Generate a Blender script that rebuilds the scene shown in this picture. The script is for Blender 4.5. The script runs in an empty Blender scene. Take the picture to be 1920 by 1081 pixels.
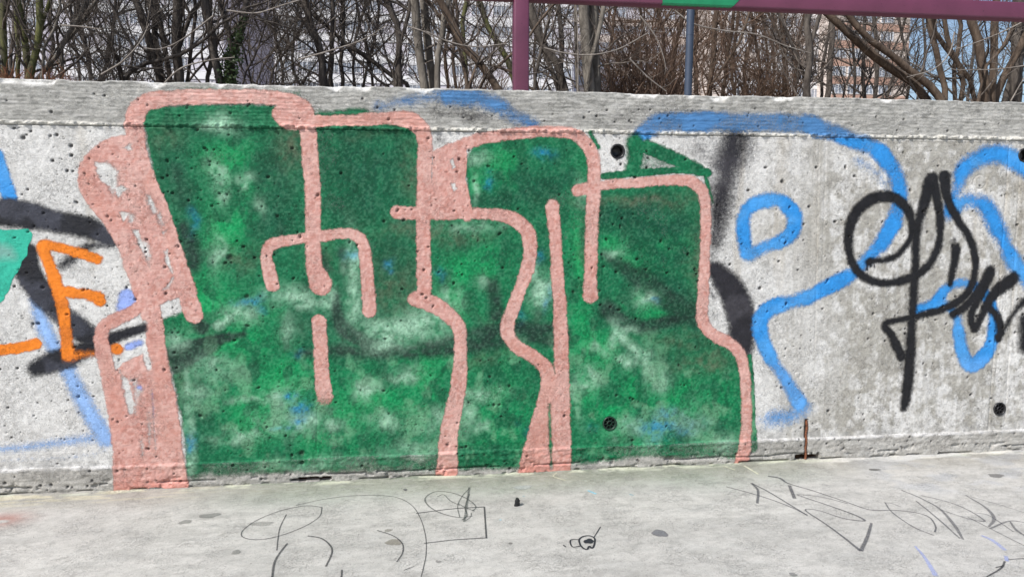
import bpy, math, random
import numpy as np
from mathutils import Vector, Matrix, Euler

rng = np.random.default_rng(7)
S = bpy.context.scene
COL = S.collection

# ------------------------------------------------------------------ camera
F_PX = 1330.0
YAW, PITCH = 7.18, 5.16
CAM = Vector((0.0, -2.562, 0.924))
WALL_H = 1.40
cd = bpy.data.cameras.new('camera'); cam = bpy.data.objects.new('camera', cd); COL.objects.link(cam)
cam.location = CAM
cam.rotation_euler = (math.radians(90 - PITCH), 0, math.radians(-YAW))
cd.sensor_width = 36; cd.lens = 36 * F_PX / 1920; cd.clip_end = 3000; cd.clip_start = 0.05
S.camera = cam
# ------------------------------------------------------------------ world, sun
SUN_EL, SUN_AZ = 47.0, -52.0         # azimuth measured from the wall's normal (towards the viewer), negative = to the left
w = bpy.data.worlds.new('World'); S.world = w; w.use_nodes = True
nt = w.node_tree; nt.nodes.clear()
sky = nt.nodes.new('ShaderNodeTexSky'); sky.sky_type = 'NISHITA'; sky.sun_disc = False
bg = nt.nodes.new('ShaderNodeBackground'); out = nt.nodes.new('ShaderNodeOutputWorld')
bg.inputs['Strength'].default_value = 0.13
nt.links.new(sky.outputs[0], bg.inputs[0]); nt.links.new(bg.outputs[0], out.inputs[0])
el = math.radians(SUN_EL); az = math.radians(SUN_AZ)
sdir = Vector((math.sin(az) * math.cos(el), -math.cos(az) * math.cos(el), math.sin(el)))   # towards the sun
sky.sun_elevation = el
sky.sun_rotation = math.atan2(sdir.x, sdir.y)
sky.dust_density = 1.8; sky.air_density = 1.0
sl = bpy.data.lights.new('sun', 'SUN'); sl.energy = 4.4; sl.angle = math.radians(0.6); sl.color = (1, 0.97, 0.925)
so = bpy.data.objects.new('sun', sl); COL.objects.link(so)
so.rotation_euler = sdir.to_track_quat('Z', 'Y').to_euler(); so.location = (-4, -5, 6)
S.view_settings.view_transform = 'Standard'; S.view_settings.look = 'None'
S.view_settings.exposure = 0.17; S.view_settings.gamma = 1
S.render.engine = 'CYCLES'
try: S.cycles.transparent_max_bounces = 16
except Exception: pass

# ------------------------------------------------------------------ pixel <-> place
RM = Euler(cam.rotation_euler).to_matrix()
RMn = np.array(RM)
def ray(px, py):
    v = np.array([(px - 960) / F_PX, -(py - 540.5) / F_PX, -1.0]); return RMn @ v
def on_wall(px, py):
    r = ray(px, py); t = -CAM.y / r[1]; return (CAM.x + t * r[0], CAM.z + t * r[2])
def on_floor(px, py):
    r = ray(px, py); t = -CAM.z / r[2]; return (CAM.x + t * r[0], CAM.y + t * r[1])
def at(px, py, Y):
    "point seen at a pixel, on the upright plane y = Y"
    r = ray(px, py); t = (Y - CAM.y) / r[1]
    return np.array([CAM.x + t * r[0], Y, CAM.z + t * r[2]])
def pxm(px, py=500):
    "metres per photograph pixel on the wall"
    return abs(on_wall(px + 1, py)[0] - on_wall(px, py)[0])

# ------------------------------------------------------------------ noise
_tab = np.random.default_rng(99).random((16, 256, 256))
def vnoise(x, y, s=0):
    T = _tab[s % 16]
    xi = np.floor(x).astype(np.int64); yi = np.floor(y).astype(np.int64)
    fx = x - xi; fy = y - yi
    fx = fx * fx * (3 - 2 * fx); fy = fy * fy * (3 - 2 * fy)
    x0 = (xi + 31 * s) & 255; x1 = (xi + 1 + 31 * s) & 255; y0 = yi & 255; y1 = (yi + 1) & 255
    return (T[x0, y0] * (1 - fx) + T[x1, y0] * fx) * (1 - fy) + (T[x0, y1] * (1 - fx) + T[x1, y1] * fx) * fy
def fbm(x, y, o=4, s=0):
    a = 0.5; r = 0; n = 0
    for i in range(o):
        r = r + a * vnoise(x * 2 ** i + 7.3 * i, y * 2 ** i + 3.1 * i, s + i); n += a; a *= 0.5
    return r / n
def sstep(a, b, x):
    t = np.clip((x - a) / (b - a), 0, 1); return t * t * (3 - 2 * t)

# ------------------------------------------------------------------ object helpers
def tag(o, label=None, cat=None, group=None, kind=None):
    if label: o['label'] = label
    if cat: o['category'] = cat
    if group: o['group'] = group
    if kind: o['kind'] = kind
    return o
def empty(name, loc, label, cat, group=None):
    o = bpy.data.objects.new(name, None); COL.objects.link(o); o.location = loc
    o.empty_display_size = 0.1
    return tag(o, label, cat, group)
def link(name, me, parent=None, mat=None):
    o = bpy.data.objects.new(name, me); COL.objects.link(o)
    if mat is not None and len(me.materials) == 0: me.materials.append(mat)
    if parent is not None:
        o.parent = parent
        if parent.parent is None: o.matrix_parent_inverse = Matrix.Translation(-parent.location)
    return o
def mesh_np(name, V, Fq, col=None, cov=None, smooth=True):
    "mesh from numpy arrays, faces all of the same size"
    me = bpy.data.meshes.new(name)
    V = np.asarray(V, dtype=np.float32); Fq = np.asarray(Fq, dtype=np.int32)
    k = Fq.shape[1]
    me.vertices.add(len(V)); me.vertices.foreach_set('co', V.ravel())
    me.loops.add(Fq.size); me.loops.foreach_set('vertex_index', Fq.ravel())
    me.polygons.add(len(Fq)); me.polygons.foreach_set('loop_start', np.arange(0, Fq.size, k, dtype=np.int32))
    if smooth: me.polygons.foreach_set('use_smooth', np.ones(len(Fq), dtype=bool))
    if col is not None:
        a = me.attributes.new('Col', 'FLOAT_COLOR', 'POINT')
        c = np.ones((len(V), 4), dtype=np.float32); c[:, :3] = col; a.data.foreach_set('color', c.ravel())
    if cov is not None:
        a = me.attributes.new('cov', 'FLOAT', 'POINT'); a.data.foreach_set('value', np.asarray(cov, dtype=np.float32).ravel())
    me.update(calc_edges=True); me.validate()
    return me
class MB:
    def __init__(s): s.v = []; s.f = []
    def add(s, V, Fc):
        n = len(s.v); s.v += [tuple(map(float, p)) for p in V]; s.f += [tuple(i + n for i in f) for f in Fc]
    def box(s, x0, x1, y0, y1, z0, z1):
        s.add([(x0,y0,z0),(x1,y0,z0),(x1,y1,z0),(x0,y1,z0),(x0,y0,z1),(x1,y0,z1),(x1,y1,z1),(x0,y1,z1)],
              [(0,3,2,1),(4,5,6,7),(0,1,5,4),(1,2,6,5),(2,3,7,6),(3,0,4,7)])
    def lathe(s, c, prof, n=28):
        "profile of (radius, y) turned about the axis y through c (x, z)"
        V = []; Fc = []
        for (r, y) in prof:
            for i in range(n):
                a = 2 * math.pi * i / n; V.append((c[0] + r * math.cos(a), y, c[1] + r * math.sin(a)))
        for j in range(len(prof) - 1):
            for i in range(n):
                Fc.append((j*n+i, j*n+(i+1) % n, (j+1)*n+(i+1) % n, (j+1)*n+i))
        s.add(V, Fc)
    def build(s, name, mat, parent=None, bevel=0, smooth=False):
        me = bpy.data.meshes.new(name); me.from_pydata(s.v, [], s.f)
        me.update(); me.validate()
        o = link(name, me, parent, mat)
        if smooth: me.polygons.foreach_set('use_smooth', [True] * len(me.polygons))
        if bevel:
            m = o.modifiers.new('bevel', 'BEVEL'); m.width = bevel; m.segments = 3; m.limit_method = 'ANGLE'
        return o

# ------------------------------------------------------------------ materials
def new_mat(name):
    m = bpy.data.materials.new(name); m.use_nodes = True
    t = m.node_tree; p = t.nodes['Principled BSDF']; return m, t, p
def N(t, kind, **kw):
    n = t.nodes.new(kind)
    for k, v in kw.items():
        if k in n.inputs.keys(): n.inputs[k].default_value = v
        else: setattr(n, k, v)
    return n
def coords(t, scale=(1, 1, 1)):
    tc = N(t, 'ShaderNodeTexCoord'); mp = N(t, 'ShaderNodeMapping'); mp.inputs['Scale'].default_value = scale
    t.links.new(tc.outputs['Object'], mp.inputs['Vector']); return mp.outputs[0]
def noise(t, vec, scale, detail=3, dist=0.0, rough=0.5):
    n = N(t, 'ShaderNodeTexNoise'); n.inputs['Scale'].default_value = scale; n.inputs['Detail'].default_value = detail
    n.inputs['Distortion'].default_value = dist; n.inputs['Roughness'].default_value = rough
    t.links.new(vec, n.inputs['Vector']); return n.outputs['Fac']
def maprange(t, val, a, b, c, d, smooth=False):
    n = N(t, 'ShaderNodeMapRange'); 
    if smooth: n.interpolation_type = 'SMOOTHSTEP'
    for i, x in enumerate((a, b, c, d)): n.inputs[i + 1].default_value = x
    t.links.new(val, n.inputs[0]); return n.outputs[0]
def math_(t, op, a, b=None, clamp=False):
    n = N(t, 'ShaderNodeMath', operation=op); n.use_clamp = clamp
    for i, x in enumerate((a, b)):
        if x is None: continue
        if isinstance(x, (int, float)): n.inputs[i].default_value = x
        else: t.links.new(x, n.inputs[i])
    return n.outputs[0]
def bump_chain(t, p, items):
    "items = (height socket, strength, distance)"
    prev = None
    for h, st, di in items:
        b = N(t, 'ShaderNodeBump'); b.inputs['Strength'].default_value = st; b.inputs['Distance'].default_value = di
        t.links.new(h, b.inputs['Height'])
        if prev is not None: t.links.new(prev, b.inputs['Normal'])
        prev = b.outputs[0]
    t.links.new(prev, p.inputs['Normal'])
def vscale(t, colsock, fac):
    n = N(t, 'ShaderNodeVectorMath', operation='SCALE'); t.links.new(colsock, n.inputs[0]); t.links.new(fac, n.inputs['Scale'])
    return n.outputs[0]

def ridges(t, v):
    "thin raised wrinkles, in patches"
    n = noise(t, v, 62, 2, 2.2, 0.5)
    d = math_(t, 'ABSOLUTE', math_(t, 'SUBTRACT', n, 0.5))
    r_ = maprange(t, d, 0.0, 0.035, 1, 0, True)
    return math_(t, 'MULTIPLY', r_, maprange(t, noise(t, v, 9, 3, 0.3), 0.46, 0.62, 0.15, 1))
def wall_bumps(t, p, v, k=1.0, rk=1.0):
    vh = coords(t, (0.12, 1, 1))
    bump_chain(t, p, [(noise(t, v, 95, 4, 0.8, 0.6), 0.55 * k, 0.0014), (noise(t, v, 300, 3, 0.5, 0.75), 1.0 * k, 0.0016),
                      (ridges(t, v), 1.0 * k * rk, 0.0014), (maprange(t, noise(t, vh, 190, 2, 0.6), 0.35, 0.65, 0, 1), 0.45 * k, 0.0007)])
def concrete_mat(name, rough=0.9, amp=0.22, grain=True):
    m, t, p = new_mat(name); v = coords(t)
    a = N(t, 'ShaderNodeAttribute', attribute_name='Col')
    f1 = maprange(t, noise(t, v, 300, 3, 0.6, 0.8), 0.34, 0.66, 1 - amp, 1 + amp * 0.8)
    f2 = maprange(t, noise(t, v, 38, 5, 0.5, 0.65), 0.3, 0.7, 1 - amp * 0.8, 1 + amp * 0.6)
    f3 = maprange(t, noise(t, v, 170, 2, 1.6), 0.60, 0.68, 1.0, 0.6)
    f = math_(t, 'MULTIPLY', math_(t, 'MULTIPLY', f1, f2), f3)
    t.links.new(vscale(t, a.outputs['Color'], f), p.inputs['Base Color'])
    p.inputs['Roughness'].default_value = rough; p.inputs['Specular IOR Level'].default_value = 0.25
    wall_bumps(t, p, v)
    return m
def paint_mat(name, rough=0.5, amp=0.08, grit=400.0, spec=0.4, bump=1.0, soft=0.2):
    m, t, p = new_mat(name); v = coords(t)
    a = N(t, 'ShaderNodeAttribute', attribute_name='Col'); c = N(t, 'ShaderNodeAttribute', attribute_name='cov')
    f1 = maprange(t, noise(t, v, 300, 3, 0.2, 0.7), 0.3, 0.7, 1 - amp, 1 + amp)
    f2 = maprange(t, noise(t, v, 24, 4, 0.4), 0.3, 0.7, 1 - amp, 1 + amp)
    t.links.new(vscale(t, a.outputs['Color'], math_(t, 'MULTIPLY', f1, f2)), p.inputs['Base Color'])
    n = noise(t, v, grit, 2, 0.0, 0.6)
    n2 = noise(t, v, 90, 3, 0.6, 0.6)
    nn = math_(t, 'ADD', math_(t, 'MULTIPLY', n, 0.62), math_(t, 'MULTIPLY', n2, 0.38))
    d = math_(t, 'SUBTRACT', c.outputs['Fac'], nn)
    al = math_(t, 'DIVIDE', math_(t, 'ADD', d, soft), 2 * soft, clamp=True)
    t.links.new(al, p.inputs['Alpha'])
    p.inputs['Roughness'].default_value = rough; p.inputs['Specular IOR Level'].default_value = spec
    wall_bumps(t, p, v, bump)
    return m
def simple_mat(name, col, rough=0.6, var=0.15, sc=30, bump=0.0, metal=0.0, spec=0.4, dist=0.002, stretch=(1, 1, 1)):
    m, t, p = new_mat(name); v = coords(t, stretch)
    f = maprange(t, noise(t, v, sc, 4, 0.3), 0.3, 0.7, 1 - var, 1 + var)
    r = N(t, 'ShaderNodeRGB'); r.outputs[0].default_value = (*col, 1)
    t.links.new(vscale(t, r.outputs[0], f), p.inputs['Base Color'])
    p.inputs['Roughness'].default_value = rough; p.inputs['Metallic'].default_value = metal
    p.inputs['Specular IOR Level'].default_value = spec
    if bump: bump_chain(t, p, [(noise(t, v, sc * 2.5, 4, 0.3), bump, dist)])
    return m

M_conc = concrete_mat('concrete')
M_floor = concrete_mat('trowelled_concrete', 0.8, 0.10)
M_paint = paint_mat('spray_paint_soft', 0.55, 0.1, 420, 0.25)
M_pink = paint_mat('spray_paint_pink', 0.5, 0.06, 420, 0.3, 1.0, 0.16)
M_green = paint_mat('spray_paint_green', 0.5, 0.13, 300, 0.12, 1.0, 0.25)
M_tag = paint_mat('spray_paint_black', 0.5, 0.25, 420, 0.22, 0.9, 0.2)
M_marker = paint_mat('marker_ink', 0.6, 0.1, 500, 0.3, 0.3, 0.3)

# ================================================================== WALL GRID
STEP = 0.0031
XL, XR = on_wall(0, 500)[0] - 0.10, on_wall(1920, 500)[0] + 0.12
xs_f = np.arange(XL, XR, STEP)
lead = XL - np.array([4.2, 3.4, 2.6, 1.9, 1.3, 0.8, 0.45, 0.22, 0.1, 0.04, 0.015])
tail = xs_f[-1] + np.array([0.015, 0.04, 0.1, 0.22, 0.45, 0.8, 1.3, 1.9, 2.6, 3.4, 4.2])
xs = np.concatenate([lead, xs_f, tail])
zs = np.linspace(0, WALL_H, int(WALL_H / STEP) + 1)
NZ, NX = len(zs), len(xs)
X, Z = np.meshgrid(xs, zs)
Z_CAP = on_wall(960, 249)[1]      # underside of the coping band
Z_BASE = on_wall(960, 842)[1]     # top of the base band
PXC = np.interp(xs, [on_wall(p, 500)[0] for p in range(-800, 3200, 20)], list(range(-800, 3200, 20)))
PX = np.broadcast_to(PXC, X.shape)

# surface offset towards the viewer, in metres
zc = Z_CAP + 0.0035 * (fbm(X * 2, X * 0 + 5, 2, 1) - 0.5)
zb = Z_BASE + 0.010 * (fbm(X * 3, X * 0 + 9, 3, 2) - 0.5)
is_cap = Z > zc; is_base = Z < zb
is_panel = ~(is_cap | is_base)
lipn = sstep(0.4, 0.6, fbm(X * 40, Z * 60, 3, 8))
warp = 0.005 * fbm(X * 1.7, Z * 2.2, 3, 3)
grain = fbm(X * 17, (Z + warp) * 120, 2, 4) - 0.5
lines = np.sin((Z + warp * 1.5 + 0.006 * fbm(X * 5, Z * 5, 2, 5)) * 2 * math.pi / 0.0125) * (0.1 + 1.0 * fbm(X * 9, Z * 34, 2, 6))
d_cap = -0.003 + 0.0026 * grain + 0.0007 * lines + 0.0022 * (fbm(X * 40, Z * 60, 3, 7) - 0.5) + 0.0022 * (fbm(X * 55, Z * 170, 2, 9) - 0.5)
d_panel = 0.003 * (fbm(X * 4, Z * 4, 3, 8) - 0.5) + 0.0016 * (fbm(X * 45, Z * 45, 3, 9) - 0.5)
d_panel += 0.0015 * (fbm(X * 130, Z * 130, 2, 3) - 0.5)
d_base = 0.005 + 0.0038 * (fbm(X * 34, Z * 46, 4, 10) - 0.5) + 0.003 * (fbm(X * 110, Z * 130, 2, 4) - 0.5) + 0.003 * (fbm(X * 10, Z * 90, 2, 11) - 0.5)
D = np.where(is_cap, d_cap, np.where(is_base, d_base, d_panel))
# squeezed mortar lip between coping and panel
rag = zc + 0.010 + 0.012 * (fbm(X * 26, X * 0 + 2, 3, 12) - 0.3)
lip = sstep(zc + 0.001, zc + 0.004, Z) * (1 - sstep(rag, rag + 0.004, Z))
D += lip * (0.0060 + 0.022 * (fbm(X * 75, Z * 110, 3, 13) - 0.42))
# groove under the lip
D += 0.0018 * np.exp(-((Z - zc + 0.003) / 0.003) ** 2)
# ragged top of the base band, cracks in it
D += 0.004 * np.exp(-((Z - zb + 0.006) / 0.007) ** 2) * (fbm(X * 40, Z * 60, 2, 14) - 0.2) * 1.6
crk = zb * 0.28 + 0.012 * (fbm(X * 7, X * 0 + 1, 4, 15) - 0.5)
D -= 0.008 * np.exp(-((Z - crk) / 0.0028) ** 2) * (fbm(X * 6, X * 0 + 4, 3, 5) > 0.45) * is_base
chip = sstep(0.62, 0.72, fbm(X * 30, Z * 55, 3, 6)) * is_base * sstep(0.05, 0.03, Z)
D -= 0.006 * chip
D -= 0.012 * sstep(0.010, 0.0, Z) * sstep(0.5, 0.6, fbm(X * 12, X * 0 + 8, 3, 2))
# upright shutter seams in the panel
def seam(px0, py0, px1, py1, wdt, dep):
    global D
    (x0, z0), (x1, z1) = on_wall(px0, py0), on_wall(px1, py1)
    xc = x0 + (Z - z0) / (z1 - z0) * (x1 - x0)
    m = (Z < max(z0, z1)) & (Z > min(z0, z1)) & is_panel
    D = D - dep * np.exp(-((X - xc) / wdt) ** 2) * m
seam(1893, 270, 1853, 810, 0.003, 0.003); seam(1915, 270, 1884, 800, 0.003, 0.002)
seam(1131, 420, 1128, 640, 0.002, 0.0015); seam(595, 760, 594, 850, 0.0022, 0.0025)
seam(1536, 270, 1528, 640, 0.0025, 0.0015); seam(1549, 270, 1540, 560, 0.0025, 0.0013)
# chipped coping edge
chips = 0.0035 * sstep(0.56, 0.70, fbm(X * 5.5, X * 0 + 3, 3, 8)) + 0.004 * fbm(X * 34, X * 0, 4, 9)
topz = WALL_H + 0.003 - chips
k = sstep(Z_CAP + 0.03, WALL_H, Z)
Zd = Z + (topz - WALL_H) * k
edge = np.clip((Zd - (topz - 0.004 - 0.022 * sstep(0.50, 0.78, fbm(X * 9, X * 0 + 6, 4, 1)))) / 0.012, 0, 1.4)
D = D - 0.006 * edge ** 2 + 0.005 * (fbm(X * 45, Z * 45, 3, 2) - 0.5) * (edge > 0.01)
# pits left by air bubbles
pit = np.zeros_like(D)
def cut_pit(cx, cz, r, dep, el_=1.0):
    i0 = np.searchsorted(xs, cx - r * 1.4); i1 = np.searchsorted(xs, cx + r * 1.4)
    j0 = np.searchsorted(zs, cz - r * 1.4); j1 = np.searchsorted(zs, cz + r * 1.4)
    if i1 <= i0 or j1 <= j0: return
    a = rng.random() * 3.1; dx = X[j0:j1, i0:i1] - cx; dz = Z[j0:j1, i0:i1] - cz
    u = (dx * math.cos(a) + dz * math.sin(a)) * el_; v = (-dx * math.sin(a) + dz * math.cos(a)) / el_
    m = np.clip(1.25 - (u * u + v * v) / (r * r), 0, 1)
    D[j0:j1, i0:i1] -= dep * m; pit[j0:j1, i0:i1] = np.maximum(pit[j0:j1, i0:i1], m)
for i in range(2400):
    cx = rng.uniform(XL, XR); cz = rng.uniform(Z_BASE + 0.01, Z_CAP - 0.008)
    p = np.interp(cx, xs, PXC)
    dens = 0.9 if p < 560 else (0.5 if p < 1450 else 0.42)
    if p < 330 and cz < 0.55: dens = 1.0
    if rng.random() > dens * (0.25 + 1.5 * float(sstep(.38, .62, fbm(np.array(cx * 5.), np.array(cz * 5.), 3, 4)))): continue
    r = 0.0019 + 0.0046 * rng.random() ** 5
    cut_pit(cx, cz, r, 0.003 + r * 0.9, rng.uniform(0.75, 1.3))
for i in range(60):
    cx = rng.uniform(XL, XR); cz = rng.uniform(Z_CAP + 0.03, WALL_H - 0.04)
    cut_pit(cx, cz, 0.0026 + 0.003 * rng.random() ** 2, 0.006)
for i in range(90):
    cx = rng.uniform(XL, XR); cz = rng.uniform(0.01, Z_BASE)
    cut_pit(cx, cz, 0.0026 + 0.004 * rng.random() ** 2, 0.006)
# a few larger broken spots seen in the photograph
for (px, py, r) in ((43, 258, .008), (106, 253, .006), (133, 273, .007), (98, 301, .006), (57, 246, .005), (431, 483, .012), (503, 332, .006),
                    (520, 405, .006), (463, 555, .008), (548, 278, .006), (1345, 385, .005), (1467, 340, .008), (1425, 540, .007),
                    (566, 849, .010), (567, 866, .008), (1145, 575, .005), (720, 415, .006), (742, 1003, .004), (370, 243, .006)):
    x_, z_ = on_wall(px, py); cut_pit(x_, z_, r, 0.007)
# rings of filled tie holes
for (px, py, r) in ((1837, 341, .027), (1469, 451, .012), (1496, 702, .012)):
    x_, z_ = on_wall(px, py); dd = np.hypot(X - x_, Z - z_)
    D -= 0.0025 * np.exp(-((dd - r) / 0.0028) ** 2)
# slots at the foot and the exposed bar
def slot(px0, px1, py, h, dep):
    (x0, z0), (x1, z1) = on_wall(px0, py), on_wall(px1, py)
    zz = (z0 + z1) / 2 + 0.004 * (fbm(X * 30, X * 0 + 3, 3, 5) - 0.5)
    m = sstep(x0 - .004, x0 + .012, X) * (1 - sstep(x1 - .012, x1 + .004, X)) * (np.abs(Z - zz) < h * (0.6 + 0.8 * fbm(X * 50, X * 0, 2, 2)))
    return m, dep
slots = np.zeros_like(D)
for a in ((545, 622, 897, .006, .03), (1490, 1536, 856, .009, .03)):
    m, dep = slot(*a); D -= dep * m; slots = np.maximum(slots, m)
xb, zb0 = on_wall(1510, 858); _, zb1 = on_wall(1510, 786)
m = np.exp(-((X - xb - 0.004 * (fbm(Z * 30, X * 0, 2, 3) - 0.5)) / 0.006) ** 2) * (Z < zb1)
D -= 0.011 * m; slots = np.maximum(slots, 0.9 * (m > 0.5))
# tie holes: (px, py, kind)
TIES = ((1158, 284, 'cone'), (1143, 793, 'wheel'), (1921, 291, 'cone'), (1874, 766, 'wheel'))
for (px, py, kd) in TIES:
    x_, z_ = on_wall(px, py); dd = np.hypot(X - x_, Z - z_)
    D = np.where(dd < 0.0245, -0.055, D)
    pit = np.where(dd < 0.026, 0, pit)

# ------------------------------------------------------------------ wall colours (bare material, with sunlit edges and pit shade painted in)
def mixc(c, m, col): return c * (1 - m[..., None]) + np.array(col) * m[..., None]
white = (0.655, 0.648, 0.628); grey = (0.36, 0.345, 0.305)
bare = sstep(1450, 1600, PX + 300 * (fbm(X * 3, Z * 2.2, 4, 2) - 0.5))
patch = sstep(0.42, 0.56, 0.6 * fbm(X * 5.5, Z * 5, 5, 4) + 0.4 * fbm(X * 34, Z * 30, 3, 6))
streak = sstep(0.52, 0.68, fbm(X * 55, Z * 2.2, 3, 7))
C = np.ones(X.shape + (3,)) * np.array(white)
C *= (0.92 + 0.16 * fbm(X * 7, Z * 7, 4, 3))[..., None]
mott = sstep(0.52, 0.68, fbm(X * 26, Z * 26, 4, 11))
C = mixc(C, 0.16 * mott, (0.42, 0.41, 0.39))
C = mixc(C, np.clip(bare * (0.86 * patch + 0.35 * streak), 0, 0.92), grey)
fsp = sstep(0.56, 0.66, fbm(X * 110, Z * 110, 2, 13))
C = mixc(C, fsp * (0.20 + 0.3 * bare), (0.30, 0.285, 0.26))
C = mixc(C, bare * 0.3 * sstep(.58, .66, fbm(X * 60, Z * 60, 3, 1)), (0.74, 0.73, 0.70))
drip = sstep(0.62, 0.78, fbm(X * 16, Z * 1.1, 3, 9)) * sstep(0.35, 0.9, Z)
C = mixc(C, 0.34 * drip, (0.42, 0.37, 0.29))
vb = np.exp(-((PX - 1512 - 16 * (Z - .7)) / 26) ** 2)
C = mixc(C, vb * (0.35 + 0.5 * streak), (0.40, 0.385, 0.35))
capc = np.array((0.395, 0.388, 0.362)) * (0.86 + 0.34 * fbm(X * 4, Z * 9, 4, 12))[..., None]
capc = mixc(capc, 0.45 * sstep(0.55, 0.72, fbm(X * 24, Z * 130, 3, 5)), (0.56, 0.55, 0.53))
capc = mixc(capc, 0.38 * sstep(0.54, 0.68, fbm(X * 26, (Z + warp) * 115, 3, 9)), (0.15, 0.15, 0.14))
capc = mixc(capc, 0.3 * sstep(0.55, 0.68, fbm(X * 70, Z * 150, 2, 3)), (0.13, 0.13, 0.12))
C = np.where(is_cap[..., None], capc, C)
basec = np.array((0.385, 0.372, 0.345)) * (0.72 + 0.56 * fbm(X * 24, Z * 40, 4, 12))[..., None]
bl = sstep(0.50, 0.62, fbm(X * 30, Z * 60, 3, 3)) * sstep(1380, 1600, PX)
basec = mixc(basec, 0.5 * bl, (0.55, 0.54, 0.51))
C = np.where(is_base[..., None], basec, C)
C = mixc(C, lip * (0.35 + 0.6 * lipn), (0.66, 0.64, 0.58))
C = mixc(C, 0.6 * np.exp(-((Z - zc + 0.002) / 0.002) ** 2), (0.66, 0.64, 0.60))  # pale line paints in the light caught by the panel's top edge
be = np.exp(-((Z - zb + 0.004) / 0.006) ** 2)
C = mixc(C, be * (0.30 + 0.6 * lipn), (0.68, 0.67, 0.66))  # ledge of the base band lightened to paint in the sun it catches
# rough dark weathering just above the base band
wl = sstep(0.07, 0.0, Z - zb) * is_panel
C = mixc(C, wl * 0.6 * sstep(0.42, 0.6, fbm(X * 40, Z * 50, 3, 1)), (0.36, 0.355, 0.345))
C = mixc(C, np.clip(edge, 0, 1) * (0.35 + 0.65 * sstep(0.35, 0.55, fbm(X * 26, Z * 40, 3, 4))), (0.72, 0.71, 0.68))  # chipped coping edge whitened, its sunlit rim painted into the colour
C = mixc(C, 0.88 * np.clip(pit * 1.3, 0, 1), (0.10, 0.095, 0.09))  # dirty bare concrete in pits, darkened further with painted shade of the holes
C = mixc(C, slots, (0.075, 0.040, 0.024))

Yd = -D                                     # world y of the wall's face
def grid_faces(j0, j1, mask=None):
    "quads between rows j0..j1 (inclusive rows); mask over cells"
    J, I = np.mgrid[j0:j1, 0:NX - 1]
    if mask is not None:
        sel = mask[j0:j1, :]; J = J[sel]; I = I[sel]
    J = J.ravel(); I = I.ravel()
    a = J * NX + I
    return np.stack([a, a + 1, a + NX + 1, a + NX], 1)
def compact(Fq):
    u, inv = np.unique(Fq, return_inverse=True); return u, inv.reshape(Fq.shape)
VW = np.stack([X, Yd, Zd], -1).reshape(-1, 3); CW = C.reshape(-1, 3)

wall = empty('concrete_wall', (0.5, 0.1, 0), 'long low poured concrete wall with board marked coping, covered in graffiti', 'wall')
jc = int(np.searchsorted(zs, Z_CAP)); jb = int(np.searchsorted(zs, Z_BASE))
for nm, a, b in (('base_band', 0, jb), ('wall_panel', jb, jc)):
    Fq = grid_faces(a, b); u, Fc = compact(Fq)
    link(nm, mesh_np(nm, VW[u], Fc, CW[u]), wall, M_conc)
# coping: front, rough top and back in one skin
Fq = grid_faces(jc, NZ - 1); u, Fc = compact(Fq)
Vc = VW[u]; Cc = CW[u]
top = np.arange(NX) + (NZ - 1) * NX; ti = np.searchsorted(u, top)
rows = [ti]; Vx = [Vc]; Cx = [Cc]; Fx = [Fc]; base = len(Vc)
TH = 0.24
for yy, dz in ((0.02, -0.002), (0.06, 0.002), (0.12, 0.003), (0.2, 0.0), (TH, -0.006), (TH, -0.5), (TH, -1.6)):
    zz = topz[0] + dz + 0.005 * (fbm(xs * 25, xs * 0 + yy * 40, 3, 5) - 0.5)
    Vx.append(np.stack([xs, np.full(NX, yy), zz], -1)); Cx.append(np.ones((NX, 3)) * 0.42)
    rows.append(base + np.arange(NX)); base += NX
for r0, r1 in zip(rows[:-1], rows[1:]):
    Fx.append(np.stack([r0[:-1], r0[1:], r1[1:], r1[:-1]], 1))
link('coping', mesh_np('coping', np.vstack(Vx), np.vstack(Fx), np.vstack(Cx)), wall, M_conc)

# ================================================================== PAINT
def spline(pts, n=9):
    "Catmull-Rom through (px, py, width_px) points"
    P = np.array([p if len(p) == 3 else (*p, np.nan) for p in pts], float)
    for i in range(len(P)):
        if np.isnan(P[i, 2]): P[i, 2] = P[i - 1, 2]
    if len(P) == 2: 
        t = np.linspace(0, 1, n + 1)[:, None]; return P[0] * (1 - t) + P[1] * t
    Q = np.vstack([2 * P[0] - P[1], P, 2 * P[-1] - P[-2]]); o = []
    for i in range(1, len(Q) - 2):
        for t in np.arange(n) / n:
            p0, p1, p2, p3 = Q[i - 1], Q[i], Q[i + 1], Q[i + 2]
            o.append(0.5 * (2 * p1 + (p2 - p0) * t + (2 * p0 - 5 * p1 + 4 * p2 - p3) * t * t + (3 * p1 - p0 - 3 * p2 + p3) * t ** 3))
    o.append(P[-1]); return np.array(o)
WOB = 0.006 * (fbm(X * 16, Z * 16, 2, 5) - .5) + 0.007 * (fbm(X * 80, Z * 80, 2, 6) - .5)
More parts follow.
